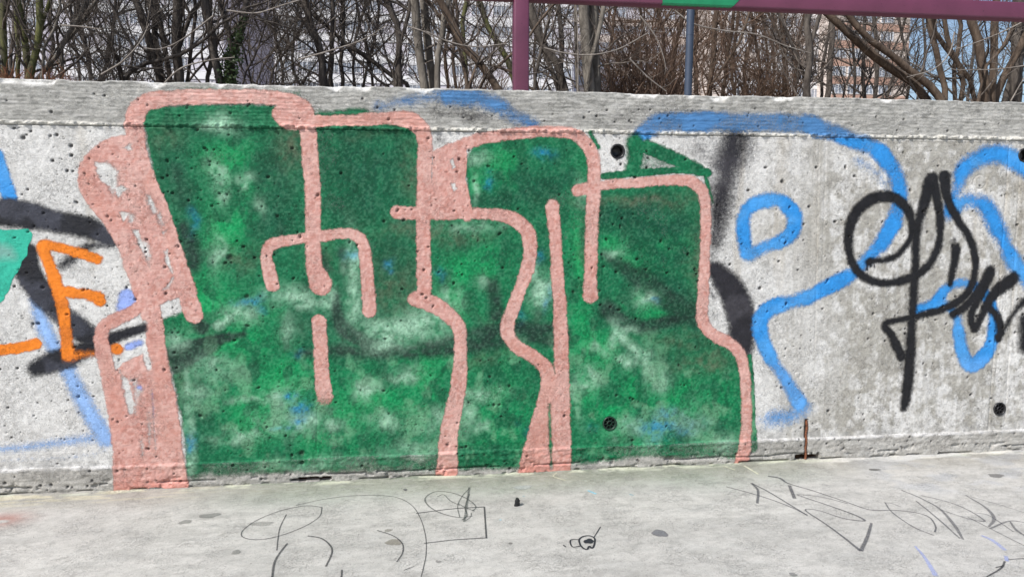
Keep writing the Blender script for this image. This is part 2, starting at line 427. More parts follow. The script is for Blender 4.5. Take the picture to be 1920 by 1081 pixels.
def cov_stroke(cov, pts, soft=3.0, k=1.0, n=7):
    "adds the coverage of one sprayed stroke (pixel positions turned into places on the wall)"
    P = spline(pts, n)
    W = np.array([(*on_wall(p[0], p[1]), p[2] * pxm(p[0]) / 2, soft * pxm(p[0])) for p in P])
    for a, b in zip(W[:-1], W[1:]):
        R = max(a[2], b[2]) + max(a[3], b[3]) * 1.2 + 0.004
        i0 = np.searchsorted(xs, min(a[0], b[0]) - R); i1 = np.searchsorted(xs, max(a[0], b[0]) + R)
        j0 = np.searchsorted(zs, min(a[1], b[1]) - R); j1 = np.searchsorted(zs, max(a[1], b[1]) + R)
        if i1 <= i0 or j1 <= j0: continue
        x = X[j0:j1, i0:i1]; z = Z[j0:j1, i0:i1]
        dx, dz = b[0] - a[0], b[1] - a[1]; L2 = dx * dx + dz * dz + 1e-12
        t = np.clip(((x - a[0]) * dx + (z - a[1]) * dz) / L2, 0, 1)
        dd = np.hypot(x - a[0] - t * dx, z - a[1] - t * dz) + WOB[j0:j1, i0:i1]; r = a[2] + t * (b[2] - a[2]); s = a[3] + t * (b[3] - a[3])
        c = k * (1 - np.clip((dd - r + s) / (2 * s), 0, 1)) 
        cov[j0:j1, i0:i1] = np.maximum(cov[j0:j1, i0:i1], c)
def cov_poly(cov, pts, soft=4.0, k=1.0, holes=False):
    P = np.array([on_wall(*p) for p in pts]); s = soft * 0.002
    R = s * 1.5
    i0 = np.searchsorted(xs, P[:, 0].min() - R); i1 = np.searchsorted(xs, P[:, 0].max() + R)
    j0 = np.searchsorted(zs, P[:, 1].min() - R); j1 = np.searchsorted(zs, P[:, 1].max() + R)
    x = X[j0:j1, i0:i1]; z = Z[j0:j1, i0:i1]
    inside = np.zeros(x.shape, bool); dist = np.full(x.shape, 9.0)
    for a, b in zip(P, np.roll(P, -1, 0)):
        c = ((a[1] > z) != (b[1] > z)) & (x < (b[0] - a[0]) * (z - a[1]) / (b[1] - a[1] + 1e-12) + a[0])
        inside ^= c
        dx, dz = b[0] - a[0], b[1] - a[1]; t = np.clip(((x - a[0]) * dx + (z - a[1]) * dz) / (dx * dx + dz * dz + 1e-12), 0, 1)
        dist = np.minimum(dist, np.hypot(x - a[0] - t * dx, z - a[1] - t * dz))
    sd = np.where(inside, -dist, dist) + 0.012 * (fbm(x * 40, z * 40, 3, 4) - 0.5)
    c = k * (1 - np.clip((sd + s) / (2 * s), 0, 1))
    if holes: cov[j0:j1, i0:i1] = np.minimum(cov[j0:j1, i0:i1], 1 - c)
    else: cov[j0:j1, i0:i1] = np.maximum(cov[j0:j1, i0:i1], c)
def layer(name, cov, col, mat, off, parent=None, hide=None):
    "a film of paint that follows the relief of the wall"
    c = cov.copy()
    cell = np.maximum(np.maximum(c[:-1, :-1], c[1:, :-1]), np.maximum(c[:-1, 1:], c[1:, 1:])) > 0.08
    for (px, py, kd) in TIES:
        x_, z_ = on_wall(px, py); cell &= np.hypot(X[:-1, :-1] - x_, Z[:-1, :-1] - z_) > 0.023
    if hide is not None:
        h = np.minimum(np.minimum(hide[:-1, :-1], hide[1:, :-1]), np.minimum(hide[:-1, 1:], hide[1:, 1:])) > 0.995; cell &= ~h
    Fq = grid_faces(0, NZ - 1, cell); u, Fc = compact(Fq)
    col = np.broadcast_to(np.asarray(col, float), X.shape + (3,)).copy()
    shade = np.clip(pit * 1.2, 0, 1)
    col = mixc(col, 0.45 * shade, (0.05, 0.045, 0.04))  # pit grime and the shade inside pits painted into the film colour
    V = np.stack([X, Yd - off, Zd], -1).reshape(-1, 3)[u]
    me = mesh_np(name, V, Fc, col.reshape(-1, 3)[u], c.reshape(-1)[u])
    return link(name, me, parent, mat)
Z0 = lambda: np.zeros_like(X)
def halo(cov, strokes, grow, k):
    "fine overspray beside the strokes"
    h = Z0()
    for s_ in strokes:
        p_, sf = s_[0], s_[1]
        cov_stroke(h, [(q[0], q[1], q[2] * 1.0 + grow) for q in p_], grow * 0.75, k)
    np.maximum(cov, h, out=cov)

# ---- pink outline
pink = Z0()
PINK = [
 [(254,262,35),(253,225,35),(262,200,33),(290,186,30),(380,182,28),(490,181,27),(545,190,31),(568,210,36),(578,250,31),(582,300,31),(587,370,29),(587,450,29),(590,500,32),(600,530,42),(602,538,30)],
 [(530,214,38),(548,228,34),(600,227,22),(690,224,21),(750,222,27),(778,231,30),(796,258,28),(796,320,28),(794,400,27),(794,470,26),(796,548,27)],
 [(778,560,28),(806,567,32),(838,587,27),(860,614,24),(863,660,25),(860,720,29),(850,770,32),(841,820,36),(837,893,42)],
 [(256,250,34),(262,290,31),(280,340,28),(303,395,27),(318,440,28),(335,495,31),(350,545,35),(364,588,35)],
 [(262,262,26),(222,268,26),(188,284,28),(166,312,30),(163,345,32),(180,375,34),(208,408,36),(232,448,38),(254,500,40),(272,552,42),(286,600,38),(294,650,34),(302,700,38),(312,770,44),(322,850,48),(330,918,52)],
 [(355,540,28),(320,548,27),(280,565,27),(236,590,26),(200,609,26),(190,630,27),(194,662,30),(208,710,34),(220,770,36),(232,850,44),(238,921,46)],
 [(511,533,26),(504,505,24),(500,475,22),(512,459,22),(545,450,20),(600,443,20),(652,437,20),(675,449,22),(685,478,23),(689,530,24),(693,582,27)],
 [(598,602,27),(601,650,27),(605,710,29),(609,748,31)],
 [(745,398,24),(790,400,22),(870,401,20),(925,401,21),(962,410,25),(987,432,26),(994,462,26),(989,502,25),(967,565,24),(951,612,25),(962,643,25),(993,663,24),(1022,688,26),(1030,720,30),(1020,770,38),(1008,825,42),(994,883,48)],
 [(1035,387,24),(1041,440,22),(1045,520,22),(1049,570,24),(1052,640,26),(1053,700,28),(1053,780,33),(1053,880,35)],
 [(822,290,22),(868,271,21),(925,256,20),(1007,247,20),(1066,249,20),(1094,264,22),(1111,295,23),(1114,345,25),(1110,400,24),(1108,480,23),(1107,530,24),(1107,553,29)],
 [(1084,357,24),(1130,347,18),(1200,342,18),(1270,337,19),(1302,343,20),(1320,368,20),(1323,410,20),(1321,480,19),(1318,550,21),(1317,600,22),(1334,625,22),(1365,642,22),(1388,664,20),(1396,700,19),(1399,750,18),(1399,800,20),(1395,835,24),(1390,866,27)],
 [(872,385,18),(876,408,16)],
]
for s in PINK: cov_stroke(pink, s, 5.2)
cov_poly(pink, [(812,290),(873,264),(876,300),(871,330),(878,360),(886,398),(806,398)], 2)
cov_poly(pink, [(205,270),(262,262),(300,400),(345,520),(330,560),(270,560),(228,430),(178,360),(165,310)], 3)
cov_poly(pink, [(205,700),(232,680),(272,660),(318,690),(352,912),(220,916)], 3)
cov_poly(pink, [(1020,730),(1068,720),(1068,884),(975,884)], 3)
# gaps left in the fill
for h, kk in (([(178,303),(194,304),(214,318),(216,348),(206,352),(190,340),(180,322)], 1), ([(224,278),(246,270),(249,282),(234,281)], .8), ([(217,352),(228,346),(243,354),(232,360),(222,372),(217,364)], .9),
          ([(222,396),(244,398),(236,410),(232,414)], .9), ([(249,432),(262,430),(268,455),(276,466),(268,474),(258,456)], .95), ([(270,362),(284,366),(293,382),(297,402),(286,402),(280,384)], .7),
          ([(300,432),(314,430),(310,446),(304,444)], .75), ([(306,470),(316,466),(322,500),(328,520),(318,540),(302,545),(318,526),(324,515),(312,498)], .85), ([(204,618),(236,611),(272,602),(276,622),(264,650),(228,658),(206,644)], 1),
          ([(260,640),(276,640),(284,690),(276,694),(266,660)], .8), ([(225,694),(236,706),(246,722),(252,752),(250,775),(242,778),(234,745)], .85), ([(280,725),(289,725),(292,800),(296,850),(290,850),(284,780)], .6),
          ([(844,300),(850,298),(854,314),(848,318)], .9), ([(846,345),(854,342),(856,354),(850,358)], .9), ([(1026,756),(1034,752),(1038,882),(1029,882)], .72), ([(259,718),(268,716),(268,724),(262,732)], .6),
          ([(256,820),(272,818),(276,856),(262,858)], .5)):
    cov_poly(pink, h, 6, min(1, kk * 1.1), holes=True)
for h, kk in (([(196,300),(214,306),(226,322),(222,356),(212,372),(200,352),(196,330)], .75), ([(236,396),(256,400),(252,424),(240,420)], .7), ([(262,440),(280,452),(288,480),(280,500),(268,486),(262,466)], .7), ([(292,392),(306,404),(312,424),(302,426),(294,410)], .8), ([(240,700),(262,704),(270,730),(262,770),(250,800),(244,770)], .55), ([(272,770),(284,760),(290,820),(280,850),(272,830)], .6)):
    cov_poly(pink, h, 9, kk, holes=True)
# smeared end of the short stroke
pk = fbm(X * 9, Z * 9, 3, 5)
pcol = np.ones(X.shape + (3,)) * np.array((0.550, 0.292, 0.252))
pcol = mixc(pcol, 0.6 * sstep(0.45, 0.62, pk), (0.61, 0.37, 0.325))
pcol = mixc(pcol, 0.4 * sstep(.52, .64, fbm(X * 120, Z * 120, 2, 5)), (0.72, 0.48, 0.42)); pcol = mixc(pcol, 0.45 * sstep(.44, .34, fbm(X * 90, Z * 90, 3, 6)), (0.42, 0.16, 0.12))
dk = Z0()       # second passes lie darker where strokes cross
for s in PINK[3:6] + [PINK[8], PINK[1]]: cov_stroke(dk, [(a, b, c * 0.8) for a, b, c in s[2:]], 6, 1.0)
pcol = mixc(pcol, 0.35 * dk * sstep(0.48, 0.56, fbm(X * 3, Z * 3, 2, 7)), (0.50, 0.22, 0.17))
orp = sstep(0.045, 0.0, Z - 0.0) * 0.5
pcol = mixc(pcol, orp, (0.62, 0.23, 0.18))

halo(pink, [(q, 0) for q in PINK], 10, .26)
pink *= 1 - .22 * sstep(.58, .70, fbm(X * 14, Z * 14, 4, 9)) * (PX < 345)
x_, z_ = on_wall(607, 738); fade = np.exp(-(((X - x_) / .05) ** 2)) * sstep(z_ + .04, z_ - .04, Z) * (Z > z_ - .08) * (Z < z_ + .05)
pink *= 1 - .55 * fade
# ---- green fill
green = Z0()
cov_poly(green, [(266,216),(280,201),(400,195),(530,199),(575,212),(600,206),(680,206),(775,235),(785,260),(790,290),(790,392),(884,395),(876,340),(873,300),(887,276),
  (925,260),(1007,252),(1063,254),(1100,280),(1107,320),(1100,348),(1125,352),(1300,336),(1314,360),(1322,480),(1314,600),(1332,632),(1385,660),(1398,700),(1405,800),(1402,838),
  (1385,860),(1290,856),(1180,858),(1076,872),(1000,876),(870,880),(820,884),(700,884),(560,884),(430,892),(352,890),(340,780),(322,700),(303,640),(298,602),(345,585),(352,545),(318,440),(290,340)], 7)
cov_stroke(green, [(1130,331,13),(1200,324,14),(1275,319,13),(1326,324,14)], 2.5)
cov_stroke(green, [(1212,276,26),(1260,296,24),(1308,318,22)], 5)
cov_poly(green, [(1196,262),(1318,322),(1186,326)], 8, .42)
cov_stroke(green, [(1190,268,30),(1192,295,30),(1186,318,28)], 9)
cov_stroke(green, [(1405,668,10),(1410,740,9),(1412,800,10),(1412,838,18)], 3)
cov_stroke(green, [(1322,330,8),(1336,380,6)], 3, .8)
cov_stroke(green, [(300,178,20),(380,172,20),(560,176,16)], 9, .5)
cov_stroke(green, [(1106,250,8),(1122,275,8)], 3, .8)
# thin the paint low down where it reaches the base band
cov_stroke(green, [(370,885,40),(420,880,36)], 14, .7)
low = sstep(Z_BASE + 0.03, Z_BASE - 0.08, Z)
green *= 1 - is_base * (0.20 + 0.20 * sstep(0.35, 0.6, fbm(X * 8, Z * 14, 4, 3))) * sstep(330, 380, PX)
green *= 1 - 0.10 * low
green *= 1 - 0.30 * sstep(0.60, 0.75, fbm(X * 6, Z * 6, 4, 9)) 
BX = X + 0.075 * (fbm(X * 13, Z * 13, 4, 1) - .5); BZ = Z + 0.075 * (fbm(X * 13, Z * 13, 4, 3) - .5)
def blob(fld, px, py, rx, ry, k):
    x_, z_ = on_wall(px, py); m_ = pxm(px)
    q = ((BX - x_) / (rx * m_)) ** 2 + ((BZ - z_) / (ry * m_)) ** 2
    np.maximum(fld, k * np.exp(-q * 1.2), out=fld)
wx = X + 0.020 * (fbm(X * 14, Z * 14, 3, 1) - .5); wz = Z + 0.020 * (fbm(X * 14, Z * 14, 3, 2) - .5)
deep, emer, pale, dark, blue, khaki = (Z0() for _ in range(6))
for b in ((690,320,95,100,1),(520,330,60,90,1),(330,300,45,60,.9),(335,370,50,60,.6),(990,350,75,45,.9),(1040,300,40,30,.5),(1220,420,90,60,1),(1250,480,70,50,.9),(1160,560,60,40,.6),(640,400,40,50,.7),(740,480,50,90,.8),
          (760,420,30,60,.7),(600,610,90,50,.6),(1300,610,60,60,.6),(1260,690,90,40,.55),(700,560,40,60,.7),(510,410,50,80,.9),(400,240,110,25,.7),(380,800,30,90,.55),(1180,380,60,20,.7),(880,460,70,30,.5),
          (970,700,60,30,.6),(420,890,60,30,.4),(900,850,60,20,.8),(1290,800,60,30,.5)): blob(deep, *b)
for b in ((430,300,55,55,1),(420,420,60,70,1),(470,350,50,40,.6),(400,560,70,60,1),(470,640,90,50,1),(950,320,50,40,1),(890,330,18,50,.9),(890,500,60,70,1),(860,570,40,50,.9),(1210,460,70,26,1),(1230,490,40,20,.9),(1195,570,45,30,1),
          (560,700,110,60,1),(690,760,110,60,1),(480,780,90,60,1),(930,720,80,50,.8),(950,800,80,60,.9),(1120,650,60,60,1),(1150,740,90,60,1),(1270,750,90,60,.9),(1080,470,24,90,.7),(800,700,60,60,.8),(1085,600,30,60,.9),
          (620,820,120,40,.7),(1330,740,50,60,.7),(1160,820,60,30,.6),(1085,320,20,40,.7)): blob(emer, *b)
for b in ((410,330,18,30,.9),(425,370,12,20,.7),(465,330,20,12,.7),(470,345,9,16,.8),(408,470,14,40,.7),(495,385,9,20,.5),(555,560,60,20,.75),(450,585,30,22,.7),(400,690,50,18,.5),(380,740,30,30,.5),(690,732,24,24,.9),(725,790,40,18,.8),(600,870,90,16,.6),
          (655,490,14,60,.8),(665,580,16,50,.7),(740,620,80,28,.9),(800,595,50,26,.7),(720,640,30,20,.9),(840,560,20,30,.6),(880,420,60,14,.4),(905,530,14,18,.5),(1008,545,22,30,.9),(1000,510,14,20,.5),(900,740,40,16,.7),(870,770,18,40,.7),
          (905,800,16,10,.7),(760,700,36,16,.6),(540,620,20,30,.4),(1150,625,14,26,.7),(1185,670,30,14,.8),(1130,655,30,10,.5),(1175,620,20,10,.6),(1100,712,22,22,1),(1235,710,22,26,.6),(1260,790,60,20,.4),(1180,800,40,20,.5),
          (560,790,70,30,.6),(350,860,12,60,.6),(450,820,60,14,.6),(480,750,70,10,.5),(520,740,40,24,.6),(620,790,30,14,.5),(410,232,34,14,.9),(900,300,30,14,.5),(890,350,8,24,.8),(1090,355,20,24,.6),(1205,560,22,16,.8),(1310,800,30,40,.4),
          (1150,470,20,14,.7),(810,790,40,30,.5),(345,640,26,20,.6),(780,840,60,20,.5),(1080,740,12,60,.4),(1350,830,30,18,.5),(610,560,12,30,.6)): blob(pale, *b)
for b in ((545,270,30,60,.8),(700,250,60,10,.3),(770,330,20,60,.6),(600,480,30,40,.4),(800,430,90,20,.6),(870,445,60,20,.6),(1190,375,110,12,.8),(1310,500,24,80,.6),(310,260,30,30,.4),(600,890,200,22,.5),(1260,640,80,24,.4),(1320,680,60,22,.7),
          (450,480,40,30,.4),(740,540,60,60,.5),(1090,460,18,60,.3),(1280,370,40,20,.5),(900,670,60,14,.35),(350,700,16,60,.4)): blob(khaki, *b)
def dstroke(f, pts, soft, k): cov_stroke(f, pts, soft, k)
for p_, sf_, k_ in (([(318,676,56),(370,655,44),(420,634,22),(455,626,8)], 4, 1), ([(345,425,26),(358,470,34),(362,500,26)], 9, .85), ([(365,596,22),(380,615,26)], 5, 1),
    ([(628,556,18),(640,610,28),(680,640,30)], 5, .95), ([(650,622,12),(700,648,30),(760,660,24)], 5, .9), ([(560,662,14),(640,656,24),(740,660,26),(860,645,44),(930,628,50),(1000,622,46),(1050,632,44)], 7, .85),
    ([(925,530,24),(930,590,30)], 7, .85), ([(1135,478,12),(1190,515,34),(1250,560,40),(1310,600,34)], 6, .75), ([(1140,580,34),(1190,612,28),(1260,600,22),(1300,592,12)], 6, .9),
    ([(520,450,16),(530,430,12)], 9, .6), ([(330,330,30),(345,380,30)], 14, .5), ([(640,470,18),(648,500,14)], 7, .7), ([(1010,590,20),(1020,640,26)], 8, .6), ([(600,480,24),(612,500,20)], 8, .6)):
    cov_stroke(dark, p_, sf_, k_)
for p_, sf_, k_ in (([(1142,455,30),(1190,490,34),(1245,525,24)], 7, 1), ([(1160,555,26),(1195,580,34),(1240,590,16)], 5, 1), ([(1090,640,30),(1130,680,44),(1180,720,50)], 14, .9), ([(400,660,30),(480,600,30),(560,590,20)], 14, .9), ([(1080,420,16),(1086,560,18)], 8, .9)):
    cov_stroke(emer, p_, sf_, k_)
for p_, sf_, k_ in (([(1130,400,60),(1220,410,70),(1300,430,40)], 18, 1), ([(1240,520,40),(1300,560,40)], 14, .9), ([(660,260,50),(670,320,70),(690,380,60)], 20, .9), ([(900,380,26),(960,370,40),(1030,350,50),(1070,330,30)], 12, .9), ([(500,300,40),(520,360,40),(510,420,30)], 16, .8), ([(440,700,40),(520,660,30)], 14, .5)):
    cov_stroke(deep, p_, sf_, k_)
for p_, sf_, k_ in (([(700,612,16),(760,610,30),(830,590,20)], 10, .9), ([(560,575,12),(620,560,12)], 8, .7), ([(655,470,10),(662,540,16),(665,600,12)], 8, .8), ([(410,610,14),(450,580,14)], 7, .8), ([(350,700,6),(356,780,10),(362,860,10)], 8, .8), ([(1160,625,10),(1200,665,16),(1230,720,14)], 9, .8)):
    cov_stroke(pale, p_, sf_, k_)
for b in ((546,740,16,10,1),(562,762,17,20,1),(553,785,14,10,.9),(520,800,12,8,.5),(1025,288,15,13,.9),(918,341,9,13,1),(728,498,7,10,1),(652,470,12,14,.7),(470,565,30,8,.7),(485,580,10,6,.5),(352,832,14,22,1),(1240,795,36,24,.8),(357,412,12,24,.6),
          (1012,480,10,18,.5),(1260,800,60,14,.5),(975,585,8,20,.4),(560,660,14,6,.4),(540,800,20,8,.4),(1020,560,8,20,.5),(1100,800,14,8,.3),(825,510,10,10,.4),(985,800,10,14,.3),(1220,565,14,5,.5)): blob(blue, *b)
ua = wx * .8 + wz * .6; ub = -wx * .6 + wz * .8
n1 = fbm(wx * 10, wz * 9, 4, 6); n2 = fbm(wx * 27, wz * 20, 4, 8); n3 = fbm(X * 60, Z * 60, 3, 2)
g = np.ones(X.shape + (3,)) * np.array((0.010, 0.155, 0.066))
n1 = np.clip((n1 - .5) * 2.2 + .5, 0, 1); n2 = np.clip((n2 - .5) * 2.2 + .5, 0, 1); n3 = np.clip((n3 - .5) * 2.0 + .5, 0, 1)
g = mixc(g, np.clip(emer * (0.25 + 0.95 * n1), 0, 1), (0.007, 0.280, 0.090))
g = mixc(g, np.clip(deep * (0.55 + 0.8 * n2), 0, .95), (0.009, 0.074, 0.042))
g = mixc(g, 0.70 * sstep(0.48, 0.8, n2), (0.008, 0.100, 0.046))
g = mixc(g, np.clip(khaki * (0.2 + 0.9 * n3), 0, .8), (0.115, 0.135, 0.085))
g = mixc(g, np.clip(dark * (0.85 + 0.3 * n3), 0, .97), (0.016, 0.034, 0.028))
g = mixc(g, np.clip(pale * (0.15 + 1.35 * (0.5 * n2 + 0.5 * n3)) * 1.1, 0, .93), (0.33, 0.56, 0.40))
g = mixc(g, 0.42 * sstep(0.56, 0.72, fbm(wx * 19, wz * 14, 4, 12)) * sstep(0.7, 0.3, Z), (0.20, 0.42, 0.25))
g = mixc(g, np.clip(blue * (0.15 + .9 * n3), 0, .8), (0.015, 0.22, 0.42))
gg = fbm(X * 150, Z * 150, 2, 11)
g = mixc(g, 0.14 * sstep(.54, .68, gg), (0.16, 0.38, 0.24)); g = mixc(g, 0.35 * sstep(.44, .32, gg), (0.006, 0.04, 0.02))

# ---- blue lettering, right
blr = Z0()
for s, sf, kk in (([(712,203,20),(760,188,26),(830,181,30),(890,183,31),(935,198,30),(968,217,28),(998,236,26)], 8, .92),
    ([(1200,252,26),(1235,232,34),(1300,229,34),(1400,229,35),(1490,231,33),(1548,243,28),(1592,258,26),(1634,276,27),(1668,306,29),(1685,345,29),(1686,382,27),(1674,420,25),(1648,460,25),(1618,494,24),(1580,523,23),(1513,557,23),(1455,573,24),(1428,594,24),(1428,630,22),(1442,664,21),(1474,712,24),(1497,752,30)], 4, 1),
    ([(1500,760,34),(1475,776,30),(1425,786,20)], 14, .78),
    ([(1403,477,24),(1393,430,21),(1400,394,20),(1430,377,20),(1466,380,20),(1490,405,21),(1486,432,22),(1466,450,20),(1432,463,22),(1405,478,24)], 4, 1),
    ([(1780,400,22),(1793,352,22),(1801,325,22),(1828,300,22),(1873,289,24),(1925,312,28)], 7, .95),
    ([(1784,396,26),(1800,381,24),(1833,377,24),(1857,402,24),(1880,452,25),(1907,495,28),(1930,520,30)], 7, .95),
    ([(1716,581,14),(1745,571,18),(1760,558,18),(1775,540,16),(1800,530,15),(1830,540,16),(1853,564,17),(1863,600,17),(1860,642,18),(1843,669,22),(1820,684,20),(1804,660,18),(1797,620,16),(1792,590,15),(1772,574,14),(1745,572,14)], 3.5, 1),
    ([(1610,300,20),(1650,330,16),(1670,370,12)], 9, .55),
    ([(1187,262,20),(1205,290,14)], 9, .6), ([(1175,700,0.5),(1176,702,0.5)], 2, 0.1)):
    cov_stroke(blr, [(q[0], q[1], q[2] + 4.5) for q in s], sf * 2.2, kk)
    if kk > .9: halo(blr, [(s, 0)], 12, .26)
blr *= 0.64 + 0.38 * sstep(.35, .6, fbm(X * 7, Z * 7, 4, 2)); blr *= 1 - .14 * is_cap
bcol = np.ones(X.shape + (3,)) * np.array((0.028, 0.250, 0.64))
bcol = mixc(bcol, 0.55 * sstep(0.45, 0.65, fbm(X * 9, Z * 9, 3, 3)), (0.10, 0.36, 0.74))
bcol = mixc(bcol, 0.9 * is_cap, (0.070, 0.185, 0.38))
bcol = mixc(bcol, 0.7 * sstep(0.42, 0.35, Z) * sstep(1400, 1420, PX), (0.13, 0.36, 0.74))
# ---- pale blue, left
bll = Z0()
for s, sf, kk in (([(66,560,24),(82,610,34),(104,655,36),(130,700,34),(150,740,36),(172,780,38),(198,822,40)], 12, .74),
    ([(-10,843,22),(60,836,24),(130,826,26),(200,818,30)], 13, .60),
    ([(238,556,32),(238,575,38)], 7, .9), ([(214,840,18),(150,855,16),(40,860,14),(-10,864,12)], 12, .42),
    ([(240,650,14),(262,642,14)], 5, .8), ([(286,720,12),(292,800,10),(300,850,8)], 5, .7), ([(262,725,14),(264,726,14)], 4, .8)):
    cov_stroke(bll, s, sf * 1.3, kk)
ble = Z0(); cov_stroke(ble, [(-6,290,22),(4,325,26),(14,358,28),(22,385,24)], 8, 1); blo = Z0(); cov_stroke(blo, [(228,352,16),(240,350,12)], 5, .8)
blc = np.ones(X.shape + (3,)) * np.array((0.27, 0.44, 0.76))
blc = mixc(blc, 0.95 * sstep(60, 40, PX) * sstep(0.6, 0.7, Z), (0.06, 0.25, 0.72))
blc = mixc(blc, 0.8 * sstep(190, 215, PX), (0.28, 0.36, 0.74))
# ---- black, left
bkl = Z0()
BKL = (([(-10,398,60),(50,404,58),(105,415,50),(167,428,48),(202,446,36),(212,455,24)], 6, .95),
    ([(205,462,16),(170,460,28),(135,484,28),(112,500,20)], 8, .8),
    ([(55,470,34),(52,505,50),(78,548,50),(112,588,46),(150,618,46),(178,640,34)], 7, .93),
    ([(66,690,36),(105,676,44),(150,660,40),(185,645,24)], 7, .95),
    ([(180,655,30),(215,632,20),(272,614,18)], 5, .95))
for s, sf, kk in BKL: cov_stroke(bkl, s, sf * 1.9, kk)
halo(bkl, BKL, 14, .27)
bkl *= 0.80 + 0.22 * sstep(.35, .6, fbm(X * 9, Z * 9, 3, 2))
bkc = np.ones(X.shape + (3,)) * np.array((0.014, 0.015, 0.020))
bkc = mixc(bkc, 0.6 * sstep(0.47, 0.58, fbm(X * 7, Z * 7, 3, 9)), (0.060, 0.064, 0.085))
# ---- black, between the pink outline and the blue lettering
bkr = Z0()
BKR = (([(1384,272,78),(1366,312,72),(1354,365,58),(1348,405,48),(1343,450,32),(1336,486,16)], 20, .78), ([(1352,330,16),(1344,380,22),(1340,430,16),(1335,480,10)], 9, .82),
    ([(1332,496,16),(1348,513,38),(1370,542,50),(1386,580,54),(1391,618,52),(1398,652,34)], 8, .97),
    ([(1340,592,16),(1344,594,16)], 10, .6), ([(1330,540,14),(1340,560,10)], 6, .6),
    ([(1250,204,40),(1190,214,30),(1150,228,20)], 26, .62), ([(1260,222,24),(1330,210,20)], 20, .6), ([(815,212,26),(870,216,30),(920,220,24)], 18, .62), ([(1335,262,24),(1345,300,30)], 18, .55),
    ([(822,262,30),(838,268,16)], 12, .6), ([(1030,205,20),(1080,210,20)], 18, .48),([(1130,300,14),(1180,310,18)], 14, .5),([(1310,275,60),(1330,300,40)], 22, .5))
for s, sf, kk in BKR: cov_stroke(bkr, s, sf * 1.7, kk * .96)
halo(bkr, BKR[:2], 16, .30)
bkr *= 0.82 + 0.2 * sstep(.35, .6, fbm(X * 9, Z * 9, 3, 4))
bkc2 = np.ones(X.shape + (3,)) * np.array((0.022, 0.021, 0.026))
bkc2 = mixc(bkc2, 0.55 * sstep(0.44, 0.6, fbm(X * 8, Z * 8, 3, 4)), (0.065, 0.062, 0.072))
# ---- teal and orange, left
teal = Z0()
cov_poly(teal, [(-40,432),(52,429),(60,440),(50,478),(28,518),(6,560),(-40,620)], 2)
tc = np.ones(X.shape + (3,)) * np.array((0.030, 0.43, 0.30))
tm = Z0(); cov_stroke(tm, [(-20,470,34),(10,472,26),(24,480,10)], 9, 1); tc = mixc(tc, 0.7 * tm, (0.22, 0.36, 0.33))
orr = Z0()
for s, sf, kk in (([(182,485,20),(150,475,20),(110,463,20),(82,460,24)], 2.6, 1), ([(80,462,24),(92,495,24),(107,535,24),(118,580,24),(123,620,22),(127,665,26)], 3, .97),
    ([(112,546,22),(150,550,20),(183,556,24),(186,563,24)], 2.4, 1), ([(127,668,26),(150,664,18),(175,662,14),(214,655,22),(222,653,20)], 5, .72), ([(-10,657,23),(30,652,22),(68,645,22)], 2.2, 1), ([(218,654,20),(220,654,20)], 3, 1)):
    cov_stroke(orr, s, sf * 2.2, kk)
oc = np.ones(X.shape + (3,)) * np.array((0.78, 0.21, 0.015))
oc = mixc(oc, 0.55 * sstep(0.45, 0.6, fbm(X * 11, Z * 11, 3, 5)) * sstep(70, 100, PX), (0.52, 0.14, 0.02))
# ---- black tag, right
tg = Z0()
for s, sf, kk in (([(1629,491,14),(1640,489,9),(1664,486,9),(1690,470,10),(1709,438,12),(1704,398,14),(1678,372,17),(1642,370,20),(1612,390,20),(1593,425,17),(1591,468,15),(1604,504,14),(1634,526,13),(1667,530,13),(1707,520,14),(1740,497,13),(1759,458,13),(1762,410,14),(1754,365,16),(1746,335,22)], 4, 1),
    ([(1744,338,24),(1731,385,18),(1718,432,15),(1716,495,15),(1712,560,15),(1708,625,17),(1704,690,20),(1698,745,19),(1694,764,13)], 4.5, .97),
    ([(1704,560,12),(1697,640,12),(1690,660,20),(1697,710,16)], 8, .6),
    ([(1770,332,20),(1776,372,15),(1793,408,13),(1818,448,13),(1829,495,12),(1817,543,12),(1782,573,12),(1728,590,11),(1684,599,11),(1658,608,12),(1672,630,15),(1690,668,17)], 3.6, 1),
    ([(1792,466,18),(1789,490,13),(1781,532,11)], 4, .97), ([(1788,450,12),(1786,460,12)], 7, .7),
    ([(1786,589,13),(1812,572,13),(1842,535,16),(1856,508,20),(1840,548,16),(1821,588,13),(1827,615,12),(1842,588,14),(1862,552,18),(1898,522,24)], 4, 1),
    ([(1848,573,14),(1868,592,12),(1876,615,14),(1872,634,14)], 3.5, .97), ([(1882,618,8),(1898,590,10),(1912,572,14),(1930,560,20)], 5, .85),
    ([(1922,600,26),(1920,650,22)], 8, .85), ([(1626,493,4),(1625,505,3)], 1.5, 1), ([(1632,492,3),(1632,500,3)], 1.5, 1), ([(1638,492,3),(1639,500,3)], 1.5, 1)):
    cov_stroke(tg, [(q[0], q[1], q[2] + .5) for q in s], sf * 1.9, kk, 8); halo(tg, [(s, 0)], 11, .26)
tgc = np.ones(X.shape + (3,)) * np.array((0.012, 0.012, 0.014))

